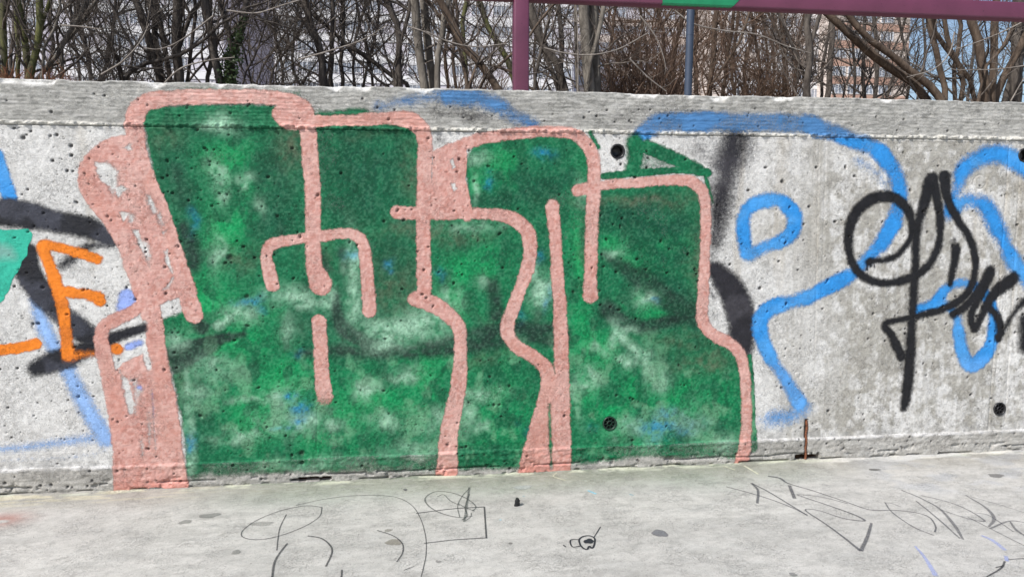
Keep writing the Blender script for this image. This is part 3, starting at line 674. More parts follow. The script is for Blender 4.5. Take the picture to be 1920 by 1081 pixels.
blv = Z0(); cov_stroke(blv, [(850,350,20),(852,350,20)], 4, .8)
for f in (pink, green, blr, bll, bkl, bkr, teal, orr, tg): f[zs > WALL_H - 0.006, :] = 0
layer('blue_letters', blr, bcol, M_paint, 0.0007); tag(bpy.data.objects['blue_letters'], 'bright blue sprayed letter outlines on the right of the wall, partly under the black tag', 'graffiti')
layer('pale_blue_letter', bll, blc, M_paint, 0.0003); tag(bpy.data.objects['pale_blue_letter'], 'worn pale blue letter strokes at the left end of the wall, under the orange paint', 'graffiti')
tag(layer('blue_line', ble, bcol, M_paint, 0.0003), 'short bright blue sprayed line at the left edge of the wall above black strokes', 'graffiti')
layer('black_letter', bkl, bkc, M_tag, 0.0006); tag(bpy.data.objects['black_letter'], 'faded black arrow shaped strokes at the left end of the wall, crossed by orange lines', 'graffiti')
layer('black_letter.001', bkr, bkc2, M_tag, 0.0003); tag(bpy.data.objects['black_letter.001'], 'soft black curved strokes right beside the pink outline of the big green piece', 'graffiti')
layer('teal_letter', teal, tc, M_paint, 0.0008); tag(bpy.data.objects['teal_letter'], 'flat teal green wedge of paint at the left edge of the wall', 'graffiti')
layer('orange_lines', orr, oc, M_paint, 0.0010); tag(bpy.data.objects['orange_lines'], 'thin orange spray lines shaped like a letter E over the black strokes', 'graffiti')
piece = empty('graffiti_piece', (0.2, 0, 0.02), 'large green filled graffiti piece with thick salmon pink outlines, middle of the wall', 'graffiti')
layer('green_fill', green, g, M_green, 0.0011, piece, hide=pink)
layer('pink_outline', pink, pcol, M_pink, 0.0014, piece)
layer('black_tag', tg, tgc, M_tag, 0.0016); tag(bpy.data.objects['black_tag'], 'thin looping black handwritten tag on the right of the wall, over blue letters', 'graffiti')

# ------------------------------------------------------------------ tie cones and the exposed bar (parts of the wall)
M_black = simple_mat('black_plastic', (0.018, 0.018, 0.02), 0.35, 0.2, 60)
M_gplast = simple_mat('green_dusted_plastic', (0.012, 0.035, 0.022), 0.4, 0.3, 60)
M_cement = simple_mat('cement_ring', (0.36, 0.36, 0.34), 0.8, 0.2, 80, 0.3)
M_rust = simple_mat('rust', (0.17, 0.062, 0.03), 0.85, 0.45, 120, 0.8)
for i, (px, py, kd) in enumerate(TIES):
    c = on_wall(px, py)
    if kd == 'cone':
        b = MB(); b.lathe(c, [(0.0275, 0.004), (0.0275, -0.0022), (0.0235, -0.0034), (0.0205, 0.002), (0.0185, 0.016), (0.0185, 0.030)])
        ring = b.build('tie_hole_ring', M_black if i == 0 else M_black, wall, smooth=True)
        b = MB(); b.lathe(c, [(0.0185, 0.030), (0.012, 0.034), (0.0001, 0.036)])
        b.build('tie_hole_plug', M_black, ring)
    else:
        m = M_gplast if i == 1 else M_black
        b = MB(); b.lathe(c, [(0.0265, 0.004), (0.0272, -0.003), (0.0235, -0.0042), (0.0215, -0.001), (0.0210, 0.012), (0.0210, 0.02)])
        ring = b.build('tie_hole_ring', m, wall, smooth=True)
        b = MB(); b.lathe(c, [(0.0108, 0.012), (0.0112, 0.001), (0.0085, -0.001), (0.0072, 0.003), (0.0068, 0.018)], 6)
        b.build('hub', m, ring)
        for q in range(8):
            a = q * math.pi / 4 + 0.2; b = MB(); ca, sa = math.cos(a), math.sin(a); V = []
            for rr in (0.0105, 0.0215):
                for t in (-0.0013, 0.0013):
                    for yy in (0.002, 0.012): V.append((c[0] + rr * ca - t * sa, yy, c[1] + rr * sa + t * ca))
            b.add(V, [(0, 1, 3, 2), (4, 6, 7, 5), (0, 4, 5, 1), (2, 3, 7, 6), (0, 2, 6, 4), (1, 5, 7, 3)]); b.build('spoke', m, ring)
        b = MB(); b.lathe(c, [(0.0215, 0.018), (0.010, 0.020), (0.0001, 0.021)])
        b.build('tie_hole_plug', M_black if i == 1 else M_cement, ring)
b = MB(); n = 44; V = []; Fc = []
for j in range(n):
    t = j / (n - 1); zc_ = zb0 - 0.005 + t * (zb1 - zb0 + 0.002); r = 0.0034 + 0.0013 * (j % 2) + 0.0006 * rng.random()
    for i in range(8):
        a = i * math.pi / 4; V.append((xb + 0.0015 * math.sin(j * .4) + r * math.cos(a), 0.0005 + r * math.sin(a), zc_ + 0.0008 * math.cos(a)))
for j in range(n - 1):
    for i in range(8): Fc.append((j*8+i, j*8+(i+1) % 8, (j+1)*8+(i+1) % 8, (j+1)*8+i))
b.add(V, Fc); b.build('rusty_bar', M_rust, wall)

# ================================================================== FLOOR
fx = np.concatenate([[-60, -25, -12, -7, -4.5, -3, -2.3], np.arange(-1.9, 2.9, 0.008), [3.3, 4, 5.5, 8, 13, 26, 60]])
fy = np.concatenate([[-60, -30, -15, -8, -5, -3.5, -2.5, -1.8, -1.4, -1.2], np.arange(-1.05, 0.012, 0.007)])
GX, GY = np.meshgrid(fx, fy)
def floor_h(x, y):
    return 0.0030 * (fbm(x * 3, y * 4, 2, 1) - 0.5) + 0.0014 * (fbm(x * 11, y * 14, 2, 2) - 0.5)
GZ = floor_h(GX, GY) + 0.006 * sstep(-0.03, 0.0, GY) * fbm(GX * 18, GY * 30, 3, 5) - 0.002
pxf = np.interp(fx, [on_wall(p, 500)[0] for p in range(-800, 3200, 20)], list(range(-800, 3200, 20)))
FPX = np.broadcast_to(pxf, GX.shape)
FC = np.ones(GX.shape + (3,)) * np.array((0.500, 0.486, 0.456))
FC *= (0.84 + 0.32 * fbm(GX * 3, GY * 9, 4, 2))[..., None]
FC = mixc(FC, 0.30 * sstep(0.52, 0.68, fbm(GX * 7, GY * 26, 4, 4)), (0.29, 0.285, 0.265))
FC = mixc(FC, 0.30 * sstep(0.55, 0.7, fbm(GX * 12, GY * 40, 4, 6)), (0.46, 0.455, 0.435))
dw = -GY
over = sstep(0.30, 0.0, dw + 0.12 * (fbm(GX * 5, GY * 6, 3, 3) - .5)) * sstep(330, 620, FPX) * sstep(1640, 1350, FPX)
FC = mixc(FC, 0.8 * over, (0.20, 0.27, 0.19))
FC = mixc(FC, 0.7 * sstep(0.03, 0.0, dw) * sstep(330, 420, FPX) * sstep(1500, 1360, FPX) * sstep(.4, .6, fbm(GX * 12, GY * 30, 3, 7)), (0.10, 0.23, 0.13))
damp = sstep(0.22, 0.05, dw + 0.06 * (fbm(GX * 7, GY * 9, 3, 8) - .5))
FC = mixc(FC, 0.55 * damp, (0.30, 0.28, 0.235))
FC = mixc(FC, 0.3 * sstep(.60, .68, fbm(GX * 38, GY * 60, 3, 13)), (.35, .34, .32))
yel = sstep(0.52, 0.60, fbm(GX * 9 + 3, GY * 60, 4, 5)) * sstep(0.16, 0.03, dw)
FC = mixc(FC, 0.75 * yel * sstep(600, 100, FPX), (0.60, 0.55, 0.40))
eff = sstep(0.50, 0.58, fbm(GX * 14, GY * 50, 4, 9)) * sstep(0.050, 0.008, dw)
FC = mixc(FC, 0.8 * eff, (0.60, 0.62, 0.48))
fgr = fbm(GX * 45, GY * 110, 2, 3)
FC = mixc(FC, .15 * sstep(.56, .68, fgr), (.56, .55, .52)); FC = mixc(FC, .15 * sstep(.44, .32, fgr), (.27, .265, .245))
eff2 = sstep(0.42, 0.5, fbm(GX * 6, GY * 30, 4, 10) * (1 - dw * 3.2)) * sstep(0.14, 0.02, dw) * sstep(1500, 1600, FPX)
FC = mixc(FC, 0.85 * eff2, (0.63, 0.61, 0.56))
blc2 = sstep(0.45, 0.62, fbm(GX * 9, GY * 16, 4, 11)) * sstep(0.30, 0.18, np.abs(dw - 0.14)) * sstep(1560, 1640, FPX)
FC = mixc(FC, 0.22 * blc2, (0.33, 0.37, 0.45))
x_, y_ = on_floor(2, 973); q = ((GX - x_) / 0.075) ** 2 + ((GY - y_) / 0.055) ** 2
FC = mixc(FC, 0.75 * np.exp(-q) * sstep(.2, .5, fbm(GX * 30, GY * 30, 3, 2)), (0.33, 0.13, 0.10))
fn_j, fn_i = GX.shape
a = (np.arange(fn_j - 1)[:, None] * fn_i + np.arange(fn_i - 1)[None, :]).ravel()
Fq = np.stack([a, a + 1, a + fn_i + 1, a + fn_i], 1)
fl = link('ground', mesh_np('ground', np.stack([GX, GY, GZ], -1).reshape(-1, 3), Fq, FC.reshape(-1, 3)), None, M_floor)
tag(fl, kind='structure')

# ---- marks on the floor: thin films of ink that follow the slab
def ribbons(name, strokes, label, colr=(0.06, 0.06, 0.065), k=0.75, cat='graffiti', dz=0.0012, patches=(), n=8):
    V = []; Fc = []; cv = []
    def strip(pts, kk):
        P = spline(pts, n)
        W = np.array([(*on_floor(p[0], p[1]), p[2]) for p in P])
        dist = np.hypot(W[:, 0] - CAM.x, W[:, 1] - CAM.y)
        d = np.gradient(W[:, :2], axis=0); d /= np.linalg.norm(d, axis=1)[:, None] + 1e-9
        nrm = np.stack([-d[:, 1], d[:, 0]], 1)
        hw = (W[:, 2] * 0.0014 / 2 + 0.0003)[:, None]
        b0 = len(V)
        for i in range(len(W)):
            for s_, c_ in ((-1.3, 0.0), (-0.6, kk), (0.6, kk), (1.3, 0.0)):
                q_ = W[i, :2] + nrm[i] * hw[i] * s_
                V.append((q_[0], q_[1], float(floor_h(np.array(q_[0]), np.array(q_[1]))) - 0.002 + dz)); cv.append(c_)
        for i in range(len(W) - 1):
            for j in range(3):
                o_ = b0 + i * 4 + j; Fc.append((o_, o_ + 1, o_ + 5, o_ + 4))
    for s in strokes:
        kk = k
        if isinstance(s, tuple): s, kk = s
        else: kk *= .84
        strip(s, kk)
    for (px, py, rx, ry, kk) in patches:
        c = on_floor(px, py); ex = abs(on_floor(px + rx, py)[0] - c[0]); ey = abs(on_floor(px, py + ry)[1] - c[1])
        b0 = len(V); m_ = 24
        ph = rng.random(4) * 6
        for ring_, c_ in ((0.0, kk), (0.78, kk), (1.1, 0.0)):
            for i in range(m_):
                a_ = 2 * math.pi * i / m_; w_ = 1 + 0.12 * math.sin(2 * a_ + ph[0]) + 0.09 * math.sin(3 * a_ + ph[1]) + 0.06 * math.sin(5 * a_ + ph[2])
                q_ = (c[0] + ex * ring_ * w_ * math.cos(a_), c[1] + ey * ring_ * w_ * math.sin(a_))
                V.append((q_[0], q_[1], float(floor_h(np.array(q_[0]), np.array(q_[1]))) - 0.002 + dz)); cv.append(c_)
        for r_ in range(2):
            for i in range(m_):
                Fc.append((b0 + r_ * m_ + i, b0 + r_ * m_ + (i + 1) % m_, b0 + (r_ + 1) * m_ + (i + 1) % m_, b0 + (r_ + 1) * m_ + i))
    me = mesh_np(name, np.array(V), np.array(Fc), np.tile(np.array(colr), (len(V), 1)), np.array(cv), smooth=False)
    o = link(name, me, None, M_marker); return tag(o, label, cat)

ribbons('marker_drawing', [[(604,950,2.5),(575,947),(530,955),(483,973),(456,992),(455,1005),(480,1010),(520,1004),(567,987),(598,968),(604,950)],
  [(537,963,2.5),(525,987),(521,1010),(519,1030)], [(539,1017,5),(523,1037),(514,1055),(510,1083)], [(577,1003,4),(603,1008),(620,1022),(622,1036),(611,1060)],
  [(555,946,2),(600,936),(650,929),(700,927),(742,931),(772,946),(789,972),(798,1005),(799,1035),(794,1062),(788,1085)],
  [(707,993,3),(737,1003),(754,1017),(755,1034),(744,1052)], [(757,1067,2),(777,1060)], [(641,1066,4),(640,1084)]],
  'large thin black marker drawing of loops and long arcs on the floor, left of centre', k=0.72)
ribbons('marker_box', [[(780,961,4),(845,953),(908,949)], [(908,949,4),(912,1008)], [(912,1007,3),(850,1011),(795,1017)]],
  'three straight marker lines forming an open box on the floor', k=0.8)
ribbons('marker_scribble', [[(886,957,4),(892,948),(874,933),(845,922),(815,921),(797,934),(807,950),(833,963),(862,969),(886,966)], [(820,930,3),(832,926),(845,938),(862,946)],
  [(862,968,3),(858,948),(866,930),(880,914)], [(880,912,6),(876,940),(873,960),(870,977)], [(866,974,4),(876,965),(872,950),(880,925)], [(872,976,3),(882,968),(884,960)], [(858,942,3),(872,950),(890,957)]],
  'overlapping grey marker ovals and strokes scribbled just above the box lines', (0.09, 0.10, 0.095), 0.62)
ribbons('marker_doodle', [[(1086,1010,3),(1070,1011),(1073,1023),(1088,1022)], [(1088,1020,4),(1086,1010),(1094,1004),(1106,1003),(1115,1008),(1114,1020),(1110,1026),(1105,1022),(1101,1028),(1094,1026),(1088,1020)], [(1114,1005,2),(1126,986)], [(1056,1020,3),(1061,1024)]],
  'tiny black marker doodle with a round head and a filled oval', (0.025, 0.027, 0.035), 0.95, patches=[(1104,1013,10,5,.95)])
ribbons('marker_tag', [[(1362,911,4),(1400,921),(1440,933),(1480,948),(1513,964)], [(1409,904,7),(1421,918),(1420,942)], [(1409,904,5),(1440,920),(1480,944),(1514,965)],
  [(1440,891,9),(1462,895,9),(1479,905,6),(1530,920,4),(1580,937),(1630,954),(1674,955),(1714,959),(1742,968),(1754,985),(1753,996)], [(1480,908,9),(1490,933,10)],
  [(1494,926,4),(1547,944),(1600,963,6),(1621,975,6),(1580,970,4),(1536,956,3),(1510,955,4),(1547,980,5),(1580,1004,6),(1614,1031,8)], [(1614,1031,9),(1626,1005,8),(1634,979,6)], [(1494,925,3),(1540,930),(1590,943)]],
  'big zigzag grey marker tag on the floor at the right, near the wall foot', (0.10, 0.10, 0.11), 0.68)
ribbons('marker_tag.001', [[(1659,940,4),(1674,960),(1714,987),(1751,1002)], [(1659,941,3),(1671,942),(1690,949)], [(1690,917,4),(1730,934,5),(1764,954,7),(1790,984,9),(1806,1010,5)],
  [(1717,937,4),(1754,967,5),(1800,1008,5)], [(1727,927,4),(1780,940),(1820,957),(1846,975,6),(1814,970,4),(1764,954,3)], [(1810,927,3),(1847,949,7),(1864,970,9),(1854,986,5)],
  [(1810,927,2),(1870,944),(1930,963)], [(1857,989,6),(1894,975,5),(1930,980,3)], [(1894,976,4),(1906,992,7),(1930,1008,7)], [(1814,967,3),(1870,996),(1930,1026)], [(1829,960,3),(1855,965),(1900,995)]],
  'faint spiky grey marker tag on the floor at the far right', (0.13, 0.13, 0.14), 0.60)
ribbons('marker_mark', [[(1850,1080,3),(1877,1063,4),(1884,1050,4)], [(1867,1062,3),(1882,1058)], [(1889,1047,2),(1930,1044)]], 'small thin black cross stroke at the bottom right of the floor', (0.05, 0.05, 0.055), 0.75)
ribbons('chalk_smear', [([(1840,1002,8),(1862,1012,12),(1885,1030,10)], .45), ([(1886,1040,8),(1888,1050,8)], .5)], 'short pale blue chalk smear on the floor at the right, under the marker tag', (0.36, 0.42, 0.72), .5)
ribbons('chalk_smear.001', [([(1716,1022,5),(1735,1045,8),(1755,1078,12)], .48)], 'long pale blue chalk streak near the bottom edge of the floor', (0.36, 0.42, 0.72), .5)
for st_, kk, lb in (([(1102,918,8),(1118,925,8)], .6, 'largest sky blue paint fleck on the floor below the green piece'), ([(1180,925,5),(1188,927,5)], .45, 'faint sky blue paint fleck right of the largest one on the floor'),
        ([(980,929,4),(984,929,4)], .5, 'tiny sky blue fleck beside the black plastic bit'), ([(937,973,4),(940,974,4)], .7, 'tiny cyan fleck on the floor below and left of the black plastic bit')):
    ribbons('paint_fleck', [(st_, kk)], lb, (0.32, 0.60, 0.72), .6)
for st_, kk, lb in (([(1355,872,7),(1378,880,7)], .6, 'pale cream scraped mark at the wall foot below the pink leg end'), ([(1395,872,9),(1422,888,8)], .62, 'pale cream scraped mark just right of the pink leg end'), ([(1060,899,7),(1038,892,5),(1045,884,4)], .6, 'pale cream scraped mark below the middle pink legs')):
    ribbons('paint_scrape', [(st_, kk)], lb, (0.62, 0.62, 0.48), .6)
spots = [(393,965,19,5,(0.24,0.24,0.225),.7,'flat grey dried gum spot on the floor left of the marker loops'), (347,977,12,4.5,(0.27,0.27,0.25),.6,'small faint grey gum spot beside a larger one at the left'),
         (443,1033,10,4,(0.26,0.26,0.24),.6,'small faint gum spot below the marker ellipse'), (1237,998,14,8,(0.17,0.17,0.18),.75,'dark grey rough gum spot right of the small doodle'), (738,1015,15,7,(0.27,0.25,0.21),.6,'brownish stain inside the long marker arc'),
         (728,993,9,3,(0.27,0.255,0.22),.5,'small brownish stain just above the larger one in the marker arc'), (822,1051,6,3,(0.27,0.265,0.25),.55,'tiny grey gum spot near the bottom of the long arc'), (1487,1075,9,4,(0.24,0.24,0.23),.6,'grey gum spot at the bottom edge of the floor'),
         (1868,890,18,4,(0.19,0.185,0.175),.6,'dark elongated stain on the floor near the wall at the far right'), (1640,879,12,2,(0.13,0.13,0.12),.7,'thin dark smudge on the floor below the rusty bar, to its right'), (957,1017,4,2,(0.18,0.18,0.17),.6,'tiny dark dot on the floor below the black plastic bit'),
         (760,917,4,2,(0.12,0.12,0.12),.8,'tiny black dot on the floor close to the wall above the long arc'), (490,980,24,5,(0.29,0.285,0.265),.45,'faint grey stain inside the marker ellipse'), (980,912,22,4,(0.44,0.47,0.45),.55,'pale wiped patch on the floor near the wall foot at centre')]
for px, py, rx, ry, c_, kk, lb in spots:
    ribbons('stain' if 'stain' in lb or 'smudge' in lb or 'patch' in lb or 'dot' in lb else 'gum_spot', [], lb, c_, kk, 'stain', 0.0011, patches=[(px, py, rx, ry, kk)])

# the small black bit on the floor
c = on_floor(969, 947)
b = MB()
V = []; ns, nr = 12, 9
for j in range(nr):
    t = j / (nr - 1)
    for i in range(ns):
        a = 2 * math.pi * i / ns
        r = (0.0085 if t < .85 else 0.0065) * (1 + 0.28 * math.sin(2 * a + 1 + 3 * t) + 0.12 * math.sin(3 * a + 5 * t)) * (0.85 + 0.5 * (rng.random() - .5) * .4)
        V.append((c[0] + r * math.cos(a) + 0.002 * t, c[1] + r * 0.9 * math.sin(a), -0.001 + 0.026 * t))
Fc = [(j*ns+i, j*ns+(i+1) % ns, (j+1)*ns+(i+1) % ns, (j+1)*ns+i) for j in range(nr-1) for i in range(ns)] + [tuple(range((nr-1)*ns, nr*ns))]
b.add(V, Fc); o = b.build('plastic_plug', simple_mat('black_rubber', (0.01, 0.01, 0.011), 0.4, 0.3, 200, 0.5, dist=0.001)); tag(o, 'small black ragged plastic bit standing on the pale floor', 'debris')

# ================================================================== RAILING
def plum_mat():
    m, t, p = new_mat('plum_paint'); v = coords(t)
    f = maprange(t, noise(t, v, 9, 4, .4), .3, .7, .88, 1.12)
    sp = maprange(t, noise(t, v, 160, 2, .3), .70, .76, 1, .35)
    r = N(t, 'ShaderNodeRGB'); r.outputs[0].default_value = (0.118, 0.030, 0.062, 1)
    t.links.new(vscale(t, r.outputs[0], math_(t, 'MULTIPLY', f, sp)), p.inputs['Base Color'])
    p.inputs['Roughness'].default_value = .38; p.inputs['Specular IOR Level'].default_value = .5
    bump_chain(t, p, [(noise(t, v, 45, 4, .6), .5, .0012), (noise(t, v, 220, 3, .3), .35, .0005)])
    return m
M_plum = plum_mat()
YR = 0.035
p0 = at(964, 100, YR)[0]; p1 = at(992.5, 100, YR)[0]
zt = at(1920, 34, YR)[2]; zt2 = at(1920, 3, YR)[2]       # front face of the rail, lower and upper edge
rail = empty('railing', (float(p0 + p1) / 2, YR + 0.03, 1.39), 'plum painted square steel post and rail standing on the wall coping', 'railing')
b = MB(); b.box(p0, p1, YR, YR + 0.062, 1.37, zt2 + 0.05); b.build('post', M_plum, rail, .006, True)
b = MB(); b.box(p1 + 0.0005, 7.5, YR + 0.006, YR + 0.062, zt, zt2); rr_ = b.build('rail', M_plum, rail, .006, True)
b = MB(); b.box(-4.5, p0 - 0.0005, YR + 0.006, YR + 0.062, zt, zt2); b.build('rail', M_plum, rail, .006, True)
# weld seam between post and rail
b = MB(); b.box(p0 - 0.004, p0, YR + 0.008, YR + 0.05, zt - 0.003, zt + 0.01); b.build('weld', M_plum, rail, .002)
# second post outside the frame carries the rail
for xx in (-1.95, 3.6):
    b = MB(); b.box(xx, xx + (p1 - p0), YR - 0.001, YR + 0.066, 1.37, zt2 + 0.05); b.build('post', M_plum, rail, .006, True)
# green paint on the rail
xg0, xg1 = at(1243, 6, YR)[0], at(1397, 2, YR)[0]
V = []; Fc = []; cv = []; m_ = 80
for i in range(m_ + 1):
    t = i / m_; x = xg0 + t * (xg1 - xg0)
    rgd = 0.5 + 0.5 * math.sin(i * 1.9) * math.sin(i * .73 + 1)
    yb = min(0.012, 0.006 + 0.006 * rgd)
    taper = max(0.0, min(1, (1 - t) * 7))
    zl = zt + (1 - taper) * 0.045
    V += [(x, YR + 0.0045, zt2 - 0.004), (x, YR + 0.0045, zl + 0.0045), (x, YR + 0.0075, zl - 0.0012), (x, YR + 0.014 + 0.012 * rgd, zl - 0.0012)] if taper > .99 else [(x, YR + 0.0045, zt2 - 0.004), (x, YR + 0.0045, zl + 0.004), (x, YR + 0.0046, zl + 0.002), (x, YR + 0.0047, zl)]
for i in range(m_):
    for j in range(3): a = i * 4 + j; Fc.append((a, a + 1, a + 5, a + 4))
b = MB(); b.add(V, Fc); o = b.build('paint_patch', simple_mat('green_enamel', (0.012, 0.20, 0.085), .45, .12, 20, .3), None); tag(o, 'ragged green paint daub across the plum rail above the wall', 'graffiti')

# ================================================================== BEHIND THE WALL
M_soil = simple_mat('leaf_litter', (0.085, 0.06, 0.042), .95, .5, 6, .8, dist=.02)
tx = np.concatenate([np.arange(-120, -20, 10.), np.arange(-20, 24, 0.5), np.arange(24, 200, 12.)]); ty = np.concatenate([[0.245, 0.6, 1.2], np.arange(2, 20, .7), np.arange(20, 60, 5.), np.arange(60, 900, 60.)])
TX, TY = np.meshgrid(tx, ty)
def ter(x, y):
    s_ = 1.10 + 0.155 * np.minimum(y, 13.0) + 0.015 * np.clip(y - 13, 0, 80)
    return s_ + 0.14 * (fbm(x * .5 + 50, y * .5 + 50, 3, 2) - .5) * np.clip(y / 4, 0, 1)
TZ = ter(TX, TY); nj, ni = TX.shape
a = (np.arange(nj - 1)[:, None] * ni + np.arange(ni - 1)[None, :]).ravel()
o = link('terrain', mesh_np('terrain', np.stack([TX, TY, TZ], -1).reshape(-1, 3), np.stack([a, a + 1, a + ni + 1, a + ni], 1)), None, M_soil); tag(o, kind='structure')

# ---- trees
def bark(name, c, c2=None, sc=14):
    m, t, p = new_mat(name); v = coords(t, (1, 1, .3))
    n = noise(t, v, sc, 4, .5, .65)
    mx = N(t, 'ShaderNodeMix', data_type='RGBA'); t.links.new(maprange(t, n, .38, .64, 0, 1), mx.inputs[0])
    mx.inputs[6].default_value = (*c, 1); mx.inputs[7].default_value = (*(c2 or tuple(q * 1.9 for q in c)), 1)
    t.links.new(mx.outputs[2], p.inputs['Base Color']); p.inputs['Roughness'].default_value = .9; p.inputs['Specular IOR Level'].default_value = .2
    bump_chain(t, p, [(noise(t, v, 40, 4, .5), .7, .01)]); return m
B_dark = bark('dark_bark', (0.050, 0.042, 0.037), (0.125, 0.108, 0.094))
B_grey = bark('grey_bark', (0.10, 0.088, 0.075), (0.20, 0.18, 0.155))
B_brown = bark('brown_bark', (0.062, 0.045, 0.034), (0.135, 0.10, 0.075))
B_moss = bark('mossy_bark', (0.055, 0.050, 0.035), (0.13, 0.135, 0.05), 9)
B_red = bark('red_brown_twigs', (0.13, 0.055, 0.03), (0.24, 0.11, 0.055))
B_twig = bark('twig_bark', (0.075, 0.062, 0.054), (0.17, 0.145, 0.125))
B_pale = bark('pale_twigs', (0.19, 0.165, 0.145), (0.30, 0.27, 0.24))
B_tan = bark('tan_twigs', (0.085, 0.055, 0.040), (0.18, 0.12, 0.088))

def tubes(P, R, k):
    "P (M,N,3), R (M,N) -> verts, quads"
    M_, Nn, _ = P.shape
    T = np.gradient(P, axis=1); T /= np.linalg.norm(T, axis=2, keepdims=True) + 1e-9
    ref = np.where(np.abs(T[:, :1, 2:3]) > .8, np.array([1., 0, 0]), np.array([0, 0, 1.])); ref = np.broadcast_to(ref, T.shape)
    U = np.cross(T, ref); U /= np.linalg.norm(U, axis=2, keepdims=True) + 1e-9; W = np.cross(T, U)
    a = np.arange(k) * 2 * math.pi / k
    V = P[:, :, None, :] + R[:, :, None, None] * (np.cos(a)[None, None, :, None] * U[:, :, None, :] + np.sin(a)[None, None, :, None] * W[:, :, None, :])
    m, i, j = np.mgrid[0:M_, 0:Nn - 1, 0:k]; j2 = (j + 1) % k
    idx = lambda i_, j_: (m * Nn + i_) * k + j_
    Fq = np.stack([idx(i, j), idx(i, j2), idx(i + 1, j2), idx(i + 1, j)], -1).reshape(-1, 4)
    return V.reshape(-1, 3), Fq
def merge(parts):
    Vs, Fs, b_ = [], [], 0
    for V, F_ in parts: Vs.append(V); Fs.append(F_ + b_); b_ += len(V)
    return np.vstack(Vs), np.vstack(Fs)
def children(P, R, per, ln, ang, Nn, rs, rg, up=0.12, wob=0.35, trange=(.1, 1.), zband=None, droop=0.0):
    "branches growing from given ones"
    M_, N0, _ = P.shape
    par = np.repeat(np.arange(M_), per); K = len(par)
    t = rg.uniform(trange[0], trange[1], K)
    if zband is not None:
        z0, z1 = zband; zz = P[par, :, 2]; want = rg.uniform(z0, z1, K)
        ti = np.argmin(np.abs(zz - want[:, None]), 1) / (N0 - 1) + rg.uniform(-.5, .5, K) / N0; use = rg.random(K) < .75; t = np.where(use, np.clip(ti, 0.03, .98), t)
    f = t * (N0 - 1); i = np.minimum(f.astype(int), N0 - 2); fr = (f - i)[:, None]
    st = P[par, i] * (1 - fr) + P[par, i + 1] * fr; r0 = R[par, i] * (1 - fr[:, 0]) + R[par, i + 1] * fr[:, 0]
    T = P[par, i + 1] - P[par, i]; T /= np.linalg.norm(T, axis=1, keepdims=True) + 1e-9
    q = rg.normal(size=(K, 3)); q -= (q * T).sum(1, keepdims=True) * T; q /= np.linalg.norm(q, axis=1, keepdims=True) + 1e-9
    an = np.radians(rg.uniform(ang[0], ang[1], K))[:, None]
    d = T * np.cos(an) + q * np.sin(an)
    L = rg.uniform(ln[0], ln[1], K)[:, None] * (1.15 - .5 * t[:, None])
    out_ = [st]; cur = st
    for s in range(Nn - 1):
        d = d + rg.normal(size=(K, 3)) * wob / math.sqrt(Nn) + np.array([0, 0, up - droop * s / Nn]); d /= np.linalg.norm(d, axis=1, keepdims=True)
        cur = cur + d * L / (Nn - 1); out_.append(cur)
    PP = np.stack(out_, 1)
    rr = np.minimum(r0 * .72, rg.uniform(rs[0], rs[1], K))[:, None] * np.linspace(1, .38, Nn)[None, :]
    return PP, rr
CNT = {}
def stem(pts, Y, rpx, Nn=16, rg=None, extend=2.2, wob=.012):
    "trunk through pixel points at depth Y; widths in pixels; goes on above the frame"
    P = spline([(p[0], p[1], p[2] if len(p) > 2 else rpx) for p in pts], 8)
    m_ = (Y - CAM.y) / F_PX / 0.99
    W = np.array([at(p[0], p[1], Y) for p in P]); Rr = P[:, 2] * m_ / 2
    # down to the soil
    g_ = float(ter(np.array(W[0, 0]), np.array(Y))); d0 = W[0] - W[min(6, len(W) - 1)]; d0 /= np.linalg.norm(d0) + 1e-9
    if W[0, 2] > g_ - .1:
        low_ = W[0] + np.array([d0[0] * .35 * (W[0, 2] - g_), 0, -(W[0, 2] - g_) - .15]); W = np.vstack([low_, W]); Rr = np.concatenate([[Rr[0] * 1.25], Rr])
    e = W[-1] - W[-6]; e /= np.linalg.norm(e); e = e + np.array([0, 0, .35]); e /= np.linalg.norm(e)
    for s in range(1, 5): 
        W = np.vstack([W, W[-1] + e * extend / 4 + rg.normal(size=3) * .05]); Rr = np.append(Rr, Rr[-1] * .8)
    cum = np.concatenate([[0], np.cumsum(np.linalg.norm(np.diff(W, axis=0), axis=1))]); t = np.linspace(0, cum[-1], Nn)
    Q = np.stack([np.interp(t, cum, W[:, i]) for i in range(3)], 1); Q[1:] += rg.normal(size=(Nn - 1, 3)) * wob
    return Q, np.interp(t, cum, Rr)
